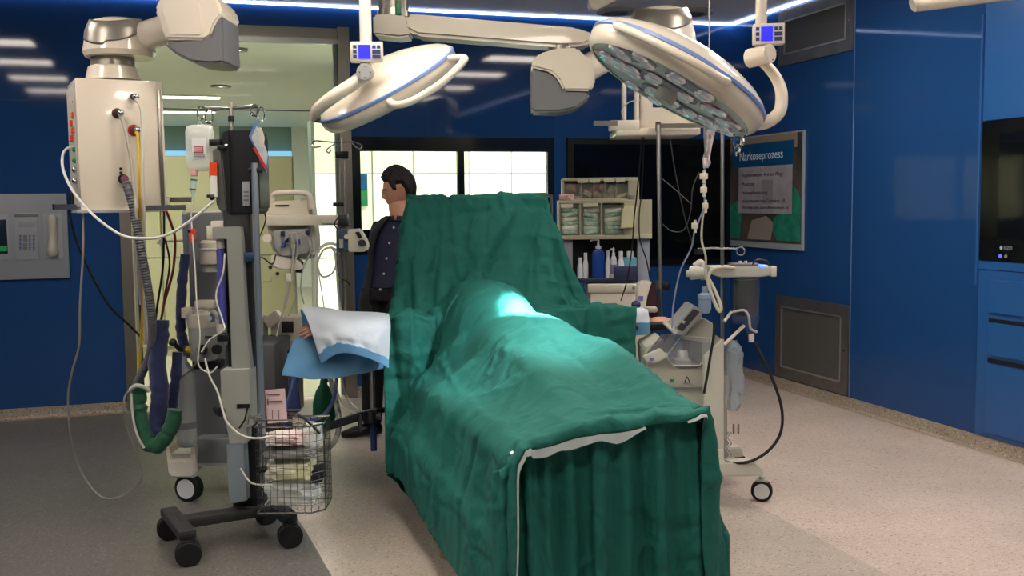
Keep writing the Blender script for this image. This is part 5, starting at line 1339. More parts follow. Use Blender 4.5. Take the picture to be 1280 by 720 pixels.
for x0, x1, y0, y1, dd in ((700, 725, 256, 294, d-.065), (727, 751, 256, 294, d-.065), (753, 780, 256, 294, d-.065), (705, 726, 230, 248, d-.025), (727, 742, 230, 248, d-.025), (743, 756, 230, 248, d-.025), (757, 770, 230, 248, d-.025), (771, 785, 230, 248, d-.025)):
    m = MB(); pbox(m, x0, y0, x1, y1, dd, .004).build('clear_bin_front', cf, t)
# lower body of the cart
m = MB(); pbox(m, 735, 355, 812, 366, d-.1, .36, .01).build('worktop', cl_, t)
m = MB(); pbox(m, 742, 372, 808, 376, d-.08, .03, .004).build('push_handle', cl_, t)
m = MB(); pbox(m, 738, 365, 810, 480, d-.06, .36, .01); m.build('cart_body', cl_, t)
pbx = P(774, 480, d-.06); 
m = MB(); m.box((pbx.x+.06, pbx.y+.2, pbx.z/2+.05), (.34, .34, pbx.z-.1), rz=-YA, bev=.01).build('cart_lower_body', cl_, t)
for dx in (-.15, .15):
    for dy in (.05, .35): caster(t, V((pbx.x, pbx.y, 0))+RH*dx+FH*dy, .05, .02)
m = MB(); m.cyl(P(792, 360, d-.1), P(792, 360, d-.115), 2*s, seg=12).build('lock', M_['midgrey'], t)
m = MB(); pbox(m, 716, 348, 797, 353, d-.06, .22, .002).build('shelf', mat('shelf_navy', '#202a48', .4), t)
m = MB(); pbox(m, 768, 333, 796, 350, d-.075, .2, .003).build('shelf_tray', mat('tray_navy', '#28304e', .4), t)
m = MB(); pbox(m, 716, 299, 797, 350, d+.14, .012).build('back_panel', M_['black'], t)
# packets in the bins
def packet(c, w_, h_, th, tilt, mt, nm, lb, gr, seed):
    def f(sg):
        def g(u, v):
            a, b = 2*u-1, 2*v-1; k = max(0, 1-abs(a)**3)*max(0, 1-abs(b)**3)
            p = V((a*w_/2, sg*th/2*k**.5*(1+.4*noise.noise(V((a*2, b*2, seed)))), b*h_/2)); p.rotate(Euler((0, tilt, -YA))); return V(c)+p
        return g
    m = MB(); m.grid(f(1), 8, 6); m.grid(f(-1), 8, 6); bmesh.ops.remove_doubles(m.bm, verts=m.bm.verts, dist=.0003)
    bmesh.ops.recalc_face_normals(m.bm, faces=m.bm.faces)
    return tag(m.build(nm, mt), lb, 'packet', gr)
pw = mat('packet_offwhite', '#dfe2d6', .4, alpha=1); pgm = mat('packet_green', '#4aa482', .4, col2='#bcd0c0', vscale=30); pgw = mat('packet_greenwhite', '#b9c6b8', .4, col2='#6fae96', vscale=40)
rnd = random.Random(4)
for bi, (x0, x1, nm) in enumerate(((701, 724, 'left'), (728, 750, 'middle'), (754, 779, 'right'))):
    for k in range(6):
        y_ = 290-k*5.4; mt_ = (pgw, pw, pgm, pw, pgm, pgw)[(k+bi*2) % 6]
        packet(P((x0+x1)/2+rnd.uniform(-1, 1), y_, d-.01+rnd.uniform(-.01, .02)), (x1-x0-3)*s, 6.5*s, .05, rnd.uniform(-.22, .22), mt_, 'swab_packet',
               'green and white swab packet in the lower %s bin of the supply cart' % nm, 'packets in the lower %s bin' % nm, k+bi*9)
for i, (x_, y_, w_, h_, tl, c_, lb) in enumerate((
    (708, 247, 18, 8, 0, '#c9a49c', 'pink rolled packet at the lower left of the upper bin row'),
    (714, 234, 14, 10, .2, '#b98c86', 'pinkish packet in the leftmost upper bin'),
    (722, 247, 14, 6, -.1, '#cdb0a6', 'pale pink packet lying in the second upper bin'),
    (734, 242, 13, 7, .5, '#b8a99c', 'beige packet tilted in the second upper bin'),
    (742, 237, 14, 7, -.7, '#a85a5c', 'red striped packet crossed in the middle upper bin'),
    (746, 243, 13, 8, .6, '#cfb7b2', 'pink and white packet below the red striped one'),
    (752, 234, 9, 12, .3, '#9c6264', 'small red packet upright in the middle upper bin'),
    (760, 246, 15, 7, .1, '#c6c2a6', 'cream packet in the fourth upper bin'),
    (765, 238, 10, 12, .4, '#cfcba4', 'yellowish packet upright in the fourth upper bin'),
    (777, 245, 20, 5, -.35, '#d5cfa6', 'long cream packet slanting in the rightmost upper bin'))):
    packet(P(x_, y_, d+.03+(i % 3)*.02-(.06 if i == 0 else 0)), w_*s, h_*s, .04, tl, mat('pk_'+c_, c_, .45, var=.3, vscale=40), 'dressing_packet', lb, 'packets in the upper bins', i)
# bottles
def bottle(px, py0, py1, r, mt, cap, lb, nm='spray_bottle', kind='spray', dd=d-.02, lab=None):
    b = P(px, py1, dd); s_ = dd/CAM_F; h = (py1-py0)*s_
    t = thing(nm, b, lb, 'bottle', 'bottles on the supply cart shelf')
    if kind == 'pump':
        m = MB(); m.lathe([(0, 0), (r*.95, 0), (r, .01), (r, h*.62), (r*.8, h*.72), (r*.35, h*.76), (r*.3, h*.78), (0, h*.78)], Matrix.Translation(b), seg=24, sy=.7).build('bottle_body', mt, t)
        m = MB(); m.lathe([(0, h*.77), (r*.45, h*.77), (r*.45, h*.84), (r*.2, h*.86), (r*.16, h*.94), (0, h*.94)], Matrix.Translation(b), seg=16); m.tube([b+V((0, 0, h*.95)), b+V((0, 0, h))-RH*.0, b+V((0, 0, h))-RH*r*.9, b+V((0, 0, h*.97))-RH*r*1.2], .006, seg=8); m.build('pump_head', cap, t)
        m = MB(); pbox(m, px-5, py0+(py1-py0)*.45, px+2, py0+(py1-py0)*.8, dd-r*.7-.004, .004).build('label', M_['paper'], t)
    else:
        m = MB(); m.lathe([(0, 0), (r*.95, 0), (r, .006), (r, h*.55), (r*.75, h*.68), (r*.45, h*.73), (0, h*.73)], Matrix.Translation(b), seg=20).build('bottle_body', mt, t)
        if kind == 'spray': m = MB(); m.lathe([(0, h*.72), (r*.5, h*.72), (r*.5, h*.8), (r*.3, h*.84), (r*.35, h*.97), (0, h)], Matrix.Translation(b), seg=14); m.box(b+V((0, 0, h*.93))-RH*r*.5, (r, .012, .012)); m.build('spray_head', cap, t)
        else: m = MB(); m.lathe([(0, h*.72), (r*.62, h*.72), (r*.62, h*.97), (r*.55, h), (0, h)], Matrix.Translation(b), seg=16).build('cap', cap, t)
        if lab: m = MB(); m.lathe([(r*1.015, h*.15), (r*1.015, h*.45)], Matrix.Translation(b), seg=20).build('label', lab, t)
wb = mat('bottle_white', '#c9cdd2', .35)
bottle(748, 300, 348, .043, mat('bottle_blue', '#1b3f8e', .25), wb, 'blue pump bottle with white dispenser on the supply cart shelf', 'pump_bottle', 'pump')
bottle(760, 313, 348, .018, wb, wb, 'slim white bottle right of the blue pump bottle', kind='cap')
bottle(767, 309, 348, .021, wb, wb, 'tallest white spray bottle behind the navy tray', kind='spray', lab=mat('label_violet', '#7a78a8', .5))
bottle(776, 314, 348, .022, wb, wb, 'white bottle with cap between spray bottle and turquoise box', kind='cap')
bottle(732, 316, 348, .018, wb, wb, 'white bottle left of the blue pump bottle', kind='cap')
bottle(725, 322, 348, .018, wb, wb, 'short white bottle closest to the screen drape', kind='cap')
t = thing('turquoise_box', P(787, 334, d), 'turquoise box with white lid standing at the right of the bottles', 'box')
m = MB(); pbox(m, 779, 322, 796, 348, d+.0, .08, .004).build('box_body', mat('turquoise_card', '#5f9fae', .6), t)
m = MB(); pbox(m, 784, 314, 792, 323, d+.02, .04, .006).build('box_lid', wb, t)
dc = d-.12
hose('black_cable', M_['rubber'], [(803, 165, 6.1), (800, 200, 6.2), (797, 235, 6.3), (793, 270, 6.4), (790, 310, 6.45), (784, 350, 6.5), (776, 376, 6.5)], .0045, 'black cable hanging in front of the supply cart, left one', 'cable')
hose('black_cable', M_['rubber'], [(805, 165, 6.12), (804, 200, 6.2), (802, 240, 6.4), (799, 270, 6.4), (800, 300, 6.4), (808, 325, 6.4), (813, 352, 6.4)], .0045, 'black cable hanging in front of the supply cart, right one', 'cable')
hose('loose_cable', M_['darksteel'], [(838, 175, 6), (843, 210, 6), (850, 245, 6), (858, 280, 6), (866, 305, 6)], .004, 'dark cable running diagonally in front of the black wall display', 'cable')
hose('loose_cable', M_['darksteel'], [(826, 222, 6), (845, 238, 6), (864, 255, 6)], .003, 'thin dark cable crossing toward the right in front of the display', 'cable')
hose('loose_cable', M_['darksteel'], [(828, 280, 6), (840, 289, 6), (855, 287, 6), (863, 265, 6), (866, 235, 6), (874, 215, 6)], .003, 'thin dark cable curving upward in front of the display', 'cable')

# ---- cell salvage machine
d = 5.3; s = d/CAM_F
g0 = onp(905, 600, 2, 0)
t = thing('cell_salvage_machine', V((g0.x, g0.y, 0)), 'cream wheeled blood salvage machine with clear lid and reservoir right of the table', 'medical machine')
cs = mat('salvage_cream', '#b4b2a6', .4); csl = mat('salvage_light', '#c4c2b8', .35)
m = MB(); pprism(m, [(806, 436), (830, 424), (838, 456), (848, 462), (875, 462), (890, 440), (904, 424), (905, 590), (878, 592), (870, 520), (812, 500)], d, .34, .008).build('body', cs, t)
m = MB(); pprism(m, [(880, 446), (905, 424), (906, 600), (880, 600)], d-.06, .04, .004).build('side_panel', csl, t)
m = MB(); pbox(m, 840, 484, 880, 487, d-.004, .006).build('drawer_line', M_['midgrey'], t)
m = MB(); pprism(m, [(838, 474), (842, 474), (842, 478), (838, 478)], d-.004, .006).build('green_mark', M_['greenp'], t)
m = MB(); pprism(m, [(855, 478), (859, 470), (863, 478)], d-.004, .004).build('warning_triangle', M_['black'], t); m = MB(); pprism(m, [(857, 477), (859, 472.5), (861, 477)], d-.006, .003).build('triangle_centre', csl, t)
m = MB(); pbox(m, 830, 456, 880, 462, d+.02, .26, .004).build('well_floor', M_['midgrey'], t)
dome = mat('clear_lid', '#c9ccd0', .06, alpha=.25, spec=.9)
m = MB(); vs = [P(832, 446, d-.01), P(842, 456, d-.01), (P(874, 456, d-.01)), P(888, 440, d-.01), P(888, 424, d+.02), P(852, 421, d+.02)]
vb_ = [v+FH*.26 for v in vs]; n6 = len(vs); m.poly(vs+vb_, [tuple(range(n6)), tuple(range(2*n6-1, n6-1, -1))]+[(k, (k+1) % n6, n6+(k+1) % n6, n6+k) for k in range(n6)]).build('clear_lid', dome, t)
m = MB(); m.tube([P(832, 446, d-.012), P(842, 457, d-.012), P(874, 457, d-.012), P(889, 440, d-.012), P(889, 423, d+.018), P(852, 420, d+.018)], .004, seg=6, smooth=False, closed=True).build('lid_frame', csl, t)
c = P(853, 452, d+.1)
m = MB(); m.lathe([(0, 0), (11*s, 0), (11*s, 3*s), (8*s, 6*s), (7.5*s, 12*s), (5*s, 15*s), (0, 15*s)], Matrix.Translation(c), seg=28).build('centrifuge_bowl', mat('bowl_pale', '#c4c4c6', .2, .5), t)
m = MB(); pbox(m, 862, 428, 878, 450, d+.08, .08, .006).build('pump_block', M_['rubber'], t)
m = MB(); m.cyl(P(858, 440, d+.15), P(858, 425, d+.15), 6*s, seg=16, bev=.003).build('valve_block', M_['black'], t)
# tilted console
m = MB(); pprism(m, [(842, 412), (868, 382), (878, 388), (879, 393), (856, 420), (845, 418)], d-.04, .26, .006).build('console', mat('console_grey', '#8f9094', .4), t)
m = MB(); pprism(m, [(846, 410), (867, 386), (875, 390), (853, 415)], d-.046, .012, .002).build('console_display', mat('console_display', '#3a3a3e', .2), t)
m = MB(); pprism(m, [(850, 402), (852, 399), (857, 402), (855, 405)], d-.05, .005).build('display_keys', M_['grey'], t)
m = MB(); pprism(m, [(838, 412), (842, 409), (848, 415), (844, 419)], d-.07, .3, .003).build('console_hinge', csl, t)
m = MB(); pprism(m, [(858, 420), (878, 398), (892, 405), (893, 430), (852, 424)], d+.06, .2, .006).build('console_support', cs, t)
m = MB(); pprism(m, [(804, 446), (826, 436), (836, 446), (818, 455), (808, 452)], d-.07, .04, .004).build('front_tray', csl, t)
m = MB(); pbox(m, 812, 447, 817, 451, d-.075, .004).build('violet_sticker', mat('sticker_violet', '#6a68b0', .4), t)
m = MB(); pprism(m, [(806, 446), (828, 418), (846, 420), (832, 442)], d-.03, .03, .006).build('clear_flap', mat('smoky_clear', '#6f6c78', .08, alpha=.45, spec=.8), t)
# pole, hooks
m = MB(); m.cyl(P(903, 152, d+.1), P(903, 520, d+.1), 2.4*s, seg=16).build('infusion_pole', M_['steel'], t)
m = MB(); m.tube([P(872, 311, d+.08), P(890, 310, d+.08), P(903, 310.5, d+.08), P(921, 311, d+.08)], 1.1*s, smooth=False)
m.tube([P(926+5*math.cos(a), 314+5*math.sin(a), d+.08) for a in [2*PI*k/12 for k in range(12)]], 1.0*s, closed=True, n=2); m.build('hook_arm', M_['chrome'], t)
m = MB(); m.cyl(P(874, 318, d+.04), P(874, 311, d+.04), 6*s, seg=14, bev=.003).build('hook_clamp', M_['black'], t)
m = MB(); pprism(m, [(888, 334), (968, 334), (970, 345), (952, 347), (900, 347), (888, 342)], d-.02, .18, .006).build('reservoir_holder', csl, t)
m = MB(); pbox(m, 964, 333, 971, 346, d-.03, .05, .004).build('holder_end', M_['white'], t)
m = MB(); pbox(m, 916, 329, 950, 335, d, .14, .01).build('reservoir_lid', mat('lid_plum', '#6f6a78', .2), t)
m = MB(); m.cyl(P(948, 333, d-.01), P(956, 334, d-.01), .012).build('lit_indicator', mat('indicator_blue', '#5a8ae0', .3, emit='#6aa0ff', es=.8), t)
for x_ in (925, 932):
    m = MB(); m.cyl(P(x_, 331, d+.02), P(x_, 326, d+.02), 2*s, seg=10).build('lid_port', M_['white'], t)
m = MB(); m.tube([P(940, 331, d), P(946, 325, d), P(958, 326, d), P(962, 334, d)], 1*s).build('lid_cable', M_['black'], t)
c = P(932, 404, d+.06)
m = MB(); m.lathe([(0, 0), (15*s, 0), (17*s, 4*s), (17.5*s, 58*s), (16.8*s, 58*s), (16.3*s, 4*s)], Matrix.Translation(c), seg=36).build('reservoir', mat('reservoir_clear', '#b8bcc4', .05, alpha=.06, spec=.4), t)
m = MB(); m.lathe([(0, 10*s), (13*s, 10*s), (15*s, 14*s), (15*s, 55*s), (0, 55*s)], Matrix.Translation(c), seg=32).build('reservoir_filter', mat('filter_dark', '#17181d', .4), t)
m = MB(); m.tube([P(916, 390, d), P(930, 388, d-.02), P(936, 396, d-.03), P(938, 410, d-.02), P(946, 415, d)], 1.6*s).build('internal_tube', mat('clear_tube', '#a9a9b2', .2), t)
m = MB(); pprism(m, [(932, 404), (948, 404), (944, 418), (941, 424), (935, 418)], d+.02, .05, .004).build('drain_funnel', mat('reservoir_clear'), t)
m = MB(); pbox(m, 937, 418, 943, 428, d+.02, .03, .004).build('drain_plug', M_['white'], t)
m = MB(); m.cyl(P(905, 431, d), P(930, 407, d+.04), 2.2*s, seg=12); m.cyl(P(905, 402, d), P(914, 390, d+.04), 2*s, seg=12); m.build('bracket_rod', M_['white'], t)
m = MB(); m.cyl(P(862, 341, d), P(880, 341, d-.02), 9*s, 7*s, seg=22, bev=.006); m.cyl(P(858, 342, d), P(863, 342, d), 4*s, seg=14); m.build('pump_head', csl, t)
m = MB(); m.tube([P(868, 333, d), P(876, 328, d), P(880, 338, d), P(880, 350, d)], 4*s, seg=12).build('pump_elbow', csl, t)
m = MB(); m.lathe([(0, 0), (6*s, 1*s), (8*s, 6*s), (8*s, 18*s), (9*s, 19*s), (9*s, 24*s), (4*s, 26*s), (3.5*s, 34*s), (0, 34*s)], Matrix.Translation(P(881, 392, d-.03)), seg=24).build('filter_flask', mat('flask_bluish', '#8fa3bd', .2, alpha=.8), t)
m = MB(); m.tube([P(918, 335, d-.02), P(902, 334, d-.04), P(890, 338, d-.05), P(885, 350, d-.05), P(890, 370, d-.05), (P(897, 386, d-.05)), P(900, 389, d-.05), P(901, 382, d-.05), P(893, 362, d-.04), P(884, 345, d-.04)], 2.2*s, seg=12).build('cream_tube', mat('tube_cream', '#c9c3ae', .35), t)
# base
m = MB(); pprism(m, [(868, 580), (940, 578), (955, 590), (955, 596), (868, 597)], d-.06, .09, .006).build('base_leg', csl, t)
m = MB(); pprism(m, [(880, 560), (927, 560), (930, 572), (880, 574)], d+.35, .09, .006).build('base_leg', csl, t)
m = MB(); pbox(m, 884, 562, 905, 597, d-.03, .42, .006).build('base_beam', csl, t)
caster(t, onp(952, 626, 2, 0), .055, .02, yaw=-YA+PI/2-.25, face=mat('white_wheel_face'))
caster(t, onp(925, 592, 2, 0), .05, .02, yaw=-YA+.2)
caster(t, onp(866, 610, 2, 0), .05, .02, yaw=-YA+.2)
m = MB(); pbox(m, 905, 470, 909, 590, d+.06, .03).build('rear_post', M_['grey'], t)
for k, x_ in enumerate((908, 912)):
    m = MB(); m.tube([P(x_+2.2*math.cos(a*1.0), 540+a*2.2, d+.03+.01*math.sin(a)) for a in [q*.5 for q in range(44)]], .9*s, seg=5, smooth=False).build('coiled_cord', M_['grey'], t)
# bag hanging behind
crumple(P(916, 470, d+.12), (26*s, .10, 86*s), mat('hanging_clear_bag', '#b4c2cc', .12, alpha=.5, spec=.9, bump=1, bscale=25), 'plastic_bag', 'clear crumpled plastic bag hanging behind the salvage machine panel', None, 12, amp=.25)
bpy.data.objects['plastic_bag']['category'] = 'bag'
for x_ in (917, 923):
    m = MB(); m.cyl(P(x_, 530, d+.1), P(x_, 542, d+.1), 1.3*s, seg=8); tag(m.build('bag_connector', M_['midgrey']), ('left' if x_ == 917 else 'right')+' short connector dangling below the clear plastic bag', 'connector')
hose('suction_tube', M_['rubber'], [(944, 428, d), (952, 445, d-.02), (966, 475, d-.04), (977, 510, d-.06), (976, 540, d-.07), (962, 562, d-.07), (940, 576, d-.07), (918, 579, d-.05), (906, 577, d-.02)], 1.9*s, 'thick black tube looping from the reservoir down to the machine base', 'tube')
hose('black_cable', M_['rubber'], [(893, 400, d-.1), (892, 420, d-.1), (888, 445, d-.1), (884, 470, d-.1), (880, 492, d-.1)], 1.7*s, 'black cable running down the front of the salvage machine', 'cable')
# infusion set hanging at right
d = 5.2; s = d/CAM_F
t = thing('infusion_set', P(884, 300, d), 'crumpled empty infusion bag with white connectors hanging beside the large lamp', 'infusion set')
c0_ = P(884, 182, d)
def eb(u, v):
    a = 2*u-1; w_ = (1+.15*math.sin(v*9))*5.5*s*(1-.45*v*v); x_ = a*w_+math.sin(v*5)*2*s-v*2*s
    return P(886, 153+v*57, d)+RH*x_+FH*(.02*(1-a*a)*math.sin(v*PI)+.012*noise.noise(V((u*5, v*7, 0))))
m = MB(); m.grid(eb, 8, 30); m.build('empty_bag', mat('bag_pale', '#b9aeb0', .4, bump=.4, bscale=60), t, mods=[('SOLIDIFY', dict(thickness=.012))])
m = MB(); m.cyl(P(880, 158, d-.012), P(882, 195, d-.012), 1.2*s, seg=8).build('bag_print', M_['midgrey'], t)
for (x_, y_, w_) in ((880, 221, 5), (880, 238, 4), (882, 258, 3.5), (869, 283, 4)):
    m = MB(); pbox(m, x_-w_, y_-4.5, x_+w_, y_+3, d-.02, .02, .004); m.cyl(P(x_, y_-8, d-.01), P(x_, y_+8, d-.01), 1.8*s, seg=10); m.build('connector', M_['white'], t)
m = MB(); m.tube([P(881, 210, d-.01), P(881, 235, d-.01), P(880, 258, d-.01), P(874, 275, d-.01), P(868, 290, d-.01), P(864, 310, d), P(850, 340, d), P(842, 380, d), P(840, 410, d)], 1.1*s, seg=8).build('blue_line', mat('line_bluegrey', '#7f8aa6', .3), t)
m = MB(); m.tube([P(882, 258, d-.01), P(878, 275, d), P(877, 300, d), P(882, 320, d+.02), P(882, 335, d+.05)], 1.4*s, seg=8).build('white_line', mat('tube_cream'), t)
pu = P(886, 153, d); m = MB(); m.tube([pu, pu+V((0, 0, .12)), up(pu)], .004, seg=6, smooth=False).build('hanging_cord', M_['steel'], t)
# device on the right arm side
d = 5.75; s = d/CAM_F
t = thing('patient_warmer', P(806, 405, d), 'small white and maroon device beside the right hand', 'medical device')
m = MB(); pprism(m, [(797, 358), (802, 352), (815, 352), (809, 372), (806, 395), (795, 400), (797, 372)], d-.02, .1, .006).build('white_front', M_['white'], t)
m = MB(); pprism(m, [(809, 372), (815, 352), (820, 356), (823, 395), (820, 405), (806, 405)], d-.0, .1, .006).build('maroon_side', mat('maroon', '#3b1a26', .4), t)
m = MB(); pbox(m, 798, 370, 804, 376, d-.026, .004).build('violet_label', mat('sticker_violet'), t)
m = MB(); m.sph(P(795, 381, d-.1), 6*s, (1, 1, .9), seg=18).build('purple_knob', mat('purple_dark', '#231a4a', .35), t)
m = MB(); pbox(m, 806, 384, 822, 391, d-.06, .06, .01).build('grey_arm', M_['grey'], t)
# ================================================================ OPERATING TABLE, ARM BOARDS, PEOPLE
TXc = TX
t = thing('operating_table', V((TXc, 4.45, 0)), 'operating table almost fully hidden under the green drapes', 'operating table')
m = MB(); m.box((TXc, 4.45, .725), (.50, 2.5, .05), bev=.01).build('table_frame', M_['steel'], t)
m = MB(); m.box((TXc, 4.45, .78), (.52, 2.52, .055), bev=.02, seg=3).build('mattress', mat('mattress_black', '#17181a', .5), t)
m = MB(); m.box((TXc, 4.6, .40), (.26, .40, .62), bev=.02).build('column', M_['steel'], t)
m = MB(); m.box((TXc-.12, 4.55, .05), (.5, .95, .08), bev=.03, seg=3).build('foot_plate', M_['steel'], t)
q = onp(556, 688, 2, .05); m = MB(); m.lathe([(0, 0), (.05, 0), (.065, .01), (.06, .04), (.03, .055), (0, .055)], Matrix.Translation((q.x+.05, q.y+.04, 0)), seg=24).build('foot_lever', mat('lever_brass', '#8a8064', .3, .6), t)
m = MB(); m.tube([(1.14, 5.45, .75), (1.14, 5.45, 1.585), (1.955, 5.45, 1.592), (1.955, 5.45, .75)], .010, seg=10, smooth=False).build('screen_frame', M_['steel'], t)
m = MB(); m.cyl((1.0, 3.205, .72), (1.13, 3.205, .77), .016, seg=10); m.cyl((1.13, 3.205, .77), (1.66, 3.205, .80), .016, seg=10); m.cyl((1.25, 3.205, .77), (1.25, 3.4, .76), .012); m.cyl((1.6, 3.205, .79), (1.6, 3.4, .77), .012); m.build('foot_bar', M_['steel'], t)
# left arm board with covers
pad = mat('pad_black', '#101113', .5)
m = MB(); m.box((.90, 5.13, .885), (.64, .13, .045), bev=.015).build('arm_board', pad, t)
m = MB(); m.box((2.10, 5.12, .875), (.75, .14, .045), bev=.015).build('arm_board', pad, t)
d = 5.25; s = d/CAM_F
a_ = P(465, 462, d); ab = V((a_.x, a_.y, 0))
m = MB(); m.cyl((a_.x, a_.y, .42), (a_.x, a_.y, .87), .013, seg=14).build('arm_board_post', M_['chrome'], t)
m = MB(); m.cyl((a_.x, a_.y, .30), (a_.x, a_.y, .46), .016, seg=14).build('post_sleeve', mat('sleeve_navy', '#1a2a5c', .4), t)
m = MB(); bm_ = P(463, 520, d); m.cyl(bm_+V((0, 0, .03)), bm_-V((0, 0, .03)), .035, seg=18, bev=.005); m.cyl(bm_-RH*.05, bm_+RH*.05, .02, seg=14); m.cyl(P(450, 518, d-.04), P(450, 540, d-.04), .01); m.build('post_clamp', M_['darksteel'], t)
m = MB(); pprism(m, [(411, 530), (450, 516), (470, 512), (470, 519), (452, 526), (412, 538)], d-.02, .05, .003).build('clamp_bar', M_['black'], t)
m = MB(); m.tube([P(470, 515, d), P(482, 512, d+.05), V((1.22, 4.9, .5))], .014, smooth=False).build('rail_link', M_['darksteel'], t)

blu = mat('underpad_blue', '#5f93bd', .7, bump=.15, bscale=40); wht = mat('underpad_white', '#c3ccd6', .75, bump=.25, bscale=35, sheen=.1)
def sheet(f, nu_, nv_, nm, mt, par=None, th=.003):
    m = MB(); m.grid(f, nu_, nv_); return m.build(nm, mt, par, mods=[('SOLIDIFY', dict(thickness=th)), ('SUBSURF', dict(levels=1, render_levels=1))])
def mappix(rows, dd):
    """rows of (px,py,depth offset) -> smooth surface"""
    R_ = len(rows); C_ = len(rows[0])
    def cr(p0, p1, p2, p3, t_): return .5*((2*p1)+(p2-p0)*t_+(2*p0-5*p1+4*p2-p3)*t_*t_+(3*p1-p0-3*p2+p3)*t_**3)
    G = [[np.array(P(c_[0], c_[1], dd+c_[2])) for c_ in r_] for r_ in rows]
    def line(L, t_):
        n_ = len(L)-1; x_ = min(t_*n_, n_-1e-6); i = int(x_); f_ = x_-i
        g = lambda k: L[max(0, min(n_, k))]
        return cr(g(i-1) if i > 0 else 2*L[0]-L[1], g(i), g(i+1), g(i+2) if i+2 <= n_ else 2*L[n_]-L[n_-1], f_)
    def f(u, v): return V(line([line(r_, u) for r_ in G], v))
    return f
d = 5.05
# blue sheet hanging over the board, then the white pad lying on the arm
f0 = mappix([[(379, 424, .22), (420, 426, .26), (455, 430, .3), (482, 432, .32)],
             [(378, 418, .06), (420, 418, .09), (455, 420, .12), (484, 424, .16)],
             [(368, 424, -.03), (410, 428, .0), (450, 430, .03), (484, 432, .07)],
             [(358, 448, -.05), (405, 452, -.03), (446, 452, .0), (484, 447, .05)],
             [(351, 470, -.06), (400, 474, -.03), (436, 470, .0), (484, 460, .05)]], d)
def f1(u, v):
    p = f0(u, v); return p+FH*(.012*noise.noise(V((u*5, v*3, 1)))+.008*math.sin(u*17+v*3)*v)+V((0, 0, .006*noise.noise(V((u*6, 3, 5)))))
o = sheet(f1, 36, 24, 'blue_cover', blu); tag(o, 'light blue cover sheet hanging over the left arm board', 'cloth')
o = sheet(mappix([[(375, 386, .12), (381, 388, .13), (390, 392, .14)], [(378, 402, .13), (384, 402, .13), (394, 405, .13)], [(379, 422, .12), (386, 426, .12), (396, 426, .12)]], d), 10, 10, 'blue_fold', blu, o)
f2 = mappix([[(384, 387, .22), (410, 388, .25), (440, 392, .26), (470, 392, .3), (484, 396, .33)],
             [(377, 385, .04), (405, 385, .06), (432, 390, .07), (466, 391, .1), (486, 393, .16)],
             [(384, 400, -.07), (412, 398, -.08), (440, 402, -.09), (470, 402, -.06), (488, 405, .0)],
             [(391, 420, -.10), (416, 418, -.13), (442, 420, -.14), (470, 424, -.10), (487, 428, -.03)],
             [(398, 444, -.10), (420, 430, -.13), (446, 434, -.14), (470, 442, -.09), (486, 450, -.02)]], d)
def f3(u, v):
    p = f2(u, v); return p-FH*(.010*noise.noise(V((u*6, v*5, 2)))+.004*math.sin(u*40)*max(0, v-.75)*4)
t = thing('white_pad', P(430, 440, d), 'white quilted pad with light blue border wrapped over the left arm', 'pad')
sheet(f3, 40, 24, 'pad', wht, t)
f4 = mappix([[(397, 441, -.101), (420, 428, -.132), (446, 432, -.142), (470, 440, -.093), (486, 448, -.02)],
             [(401, 455, -.09), (424, 442, -.12), (447, 444, -.13), (470, 452, -.08), (486, 461, -.02)]], d)
sheet(f4, 30, 4, 'blue_border', blu, t)
# right arm underpad
d = 5.62
f5 = mappix([[(786, 388, .12), (800, 388, .13), (808, 390, .14)], [(787, 387, -.03), (802, 386, -.03), (810, 388, -.02)], [(787, 405, -.07), (800, 404, -.07), (812, 404, -.06)]], d)
t = thing('underpad', P(799, 418, d), 'small white and blue underpad on the right arm board', 'pad')
sheet(f5, 12, 12, 'pad', wht, t)
f6 = mappix([[(786, 404, -.072), (800, 403, -.072), (812, 403, -.062)], [(786, 420, -.07), (800, 419, -.07), (813, 418, -.06)]], d)
sheet(f6, 10, 4, 'blue_border', blu, t)

# ---------------------------------------------------------------- people
skin = mat('skin', '#d39a82', .5, sss=.15, bump=.05, bscale=90); skin2 = mat('skin_pale', '#c08f78', .5, sss=.15)
def hand(mb, wr, dr_, upv, L=.185, curl=.35, thumb=1, spread=.0):
    """wrist point, direction of the fingers, back-of-hand normal"""
    dr_ = V(dr_).normalized(); upv = (V(upv)-dr_*V(upv).dot(dr_)).normalized(); sd = dr_.cross(upv)*thumb
    k = L/.185; wr = V(wr)
    # palm
    for a in (-.027, -.009, .009, .027):
        mb.tube([wr+sd*a*.75*k, wr+sd*a*k+dr_*.045*k+upv*.002, wr+sd*a*1.1*k+dr_*.095*k], [.0135*k, .0145*k, .0115*k], seg=10, n=3)
    Ls = (.068, .080, .074, .058); rs = (.0088, .0092, .0088, .0076)
    for i, a in enumerate((.030, .010, -.010, -.029)):
        p = wr+sd*a*k+dr_*(.092-.006*abs(i-1.3))*k; th = 0; pts = [p-dr_*.012*k, p]; 
        ds = (dr_+sd*(1.5-i)*spread).normalized()
        for q, fr in enumerate((.45, .30, .25)):
            th += curl*(.6, .9, .7)[q]*(1+.15*i)
            v = ds*math.cos(th)-upv*math.sin(th); p = p+v*Ls[i]*fr*k; pts.append(p)
        mb.tube(pts, [rs[i]*k*1.05, rs[i]*k*1.05, rs[i]*k, rs[i]*k*.92, rs[i]*k*.72], seg=10, n=4)
    p = wr+sd*.026*k+dr_*.022*k-upv*.006*k
    v1 = (dr_*.72+sd*.62-upv*.25).normalized(); v2 = (dr_*.93+sd*.25-upv*.25).normalized()
    mb.tube([p-v1*.012*k, p+v1*.032*k, p+v1*.034*k+v2*.030*k, p+v1*.034*k+v2*.054*k], [.013*k, .0115*k, .0105*k, .008*k], seg=10, n=4)
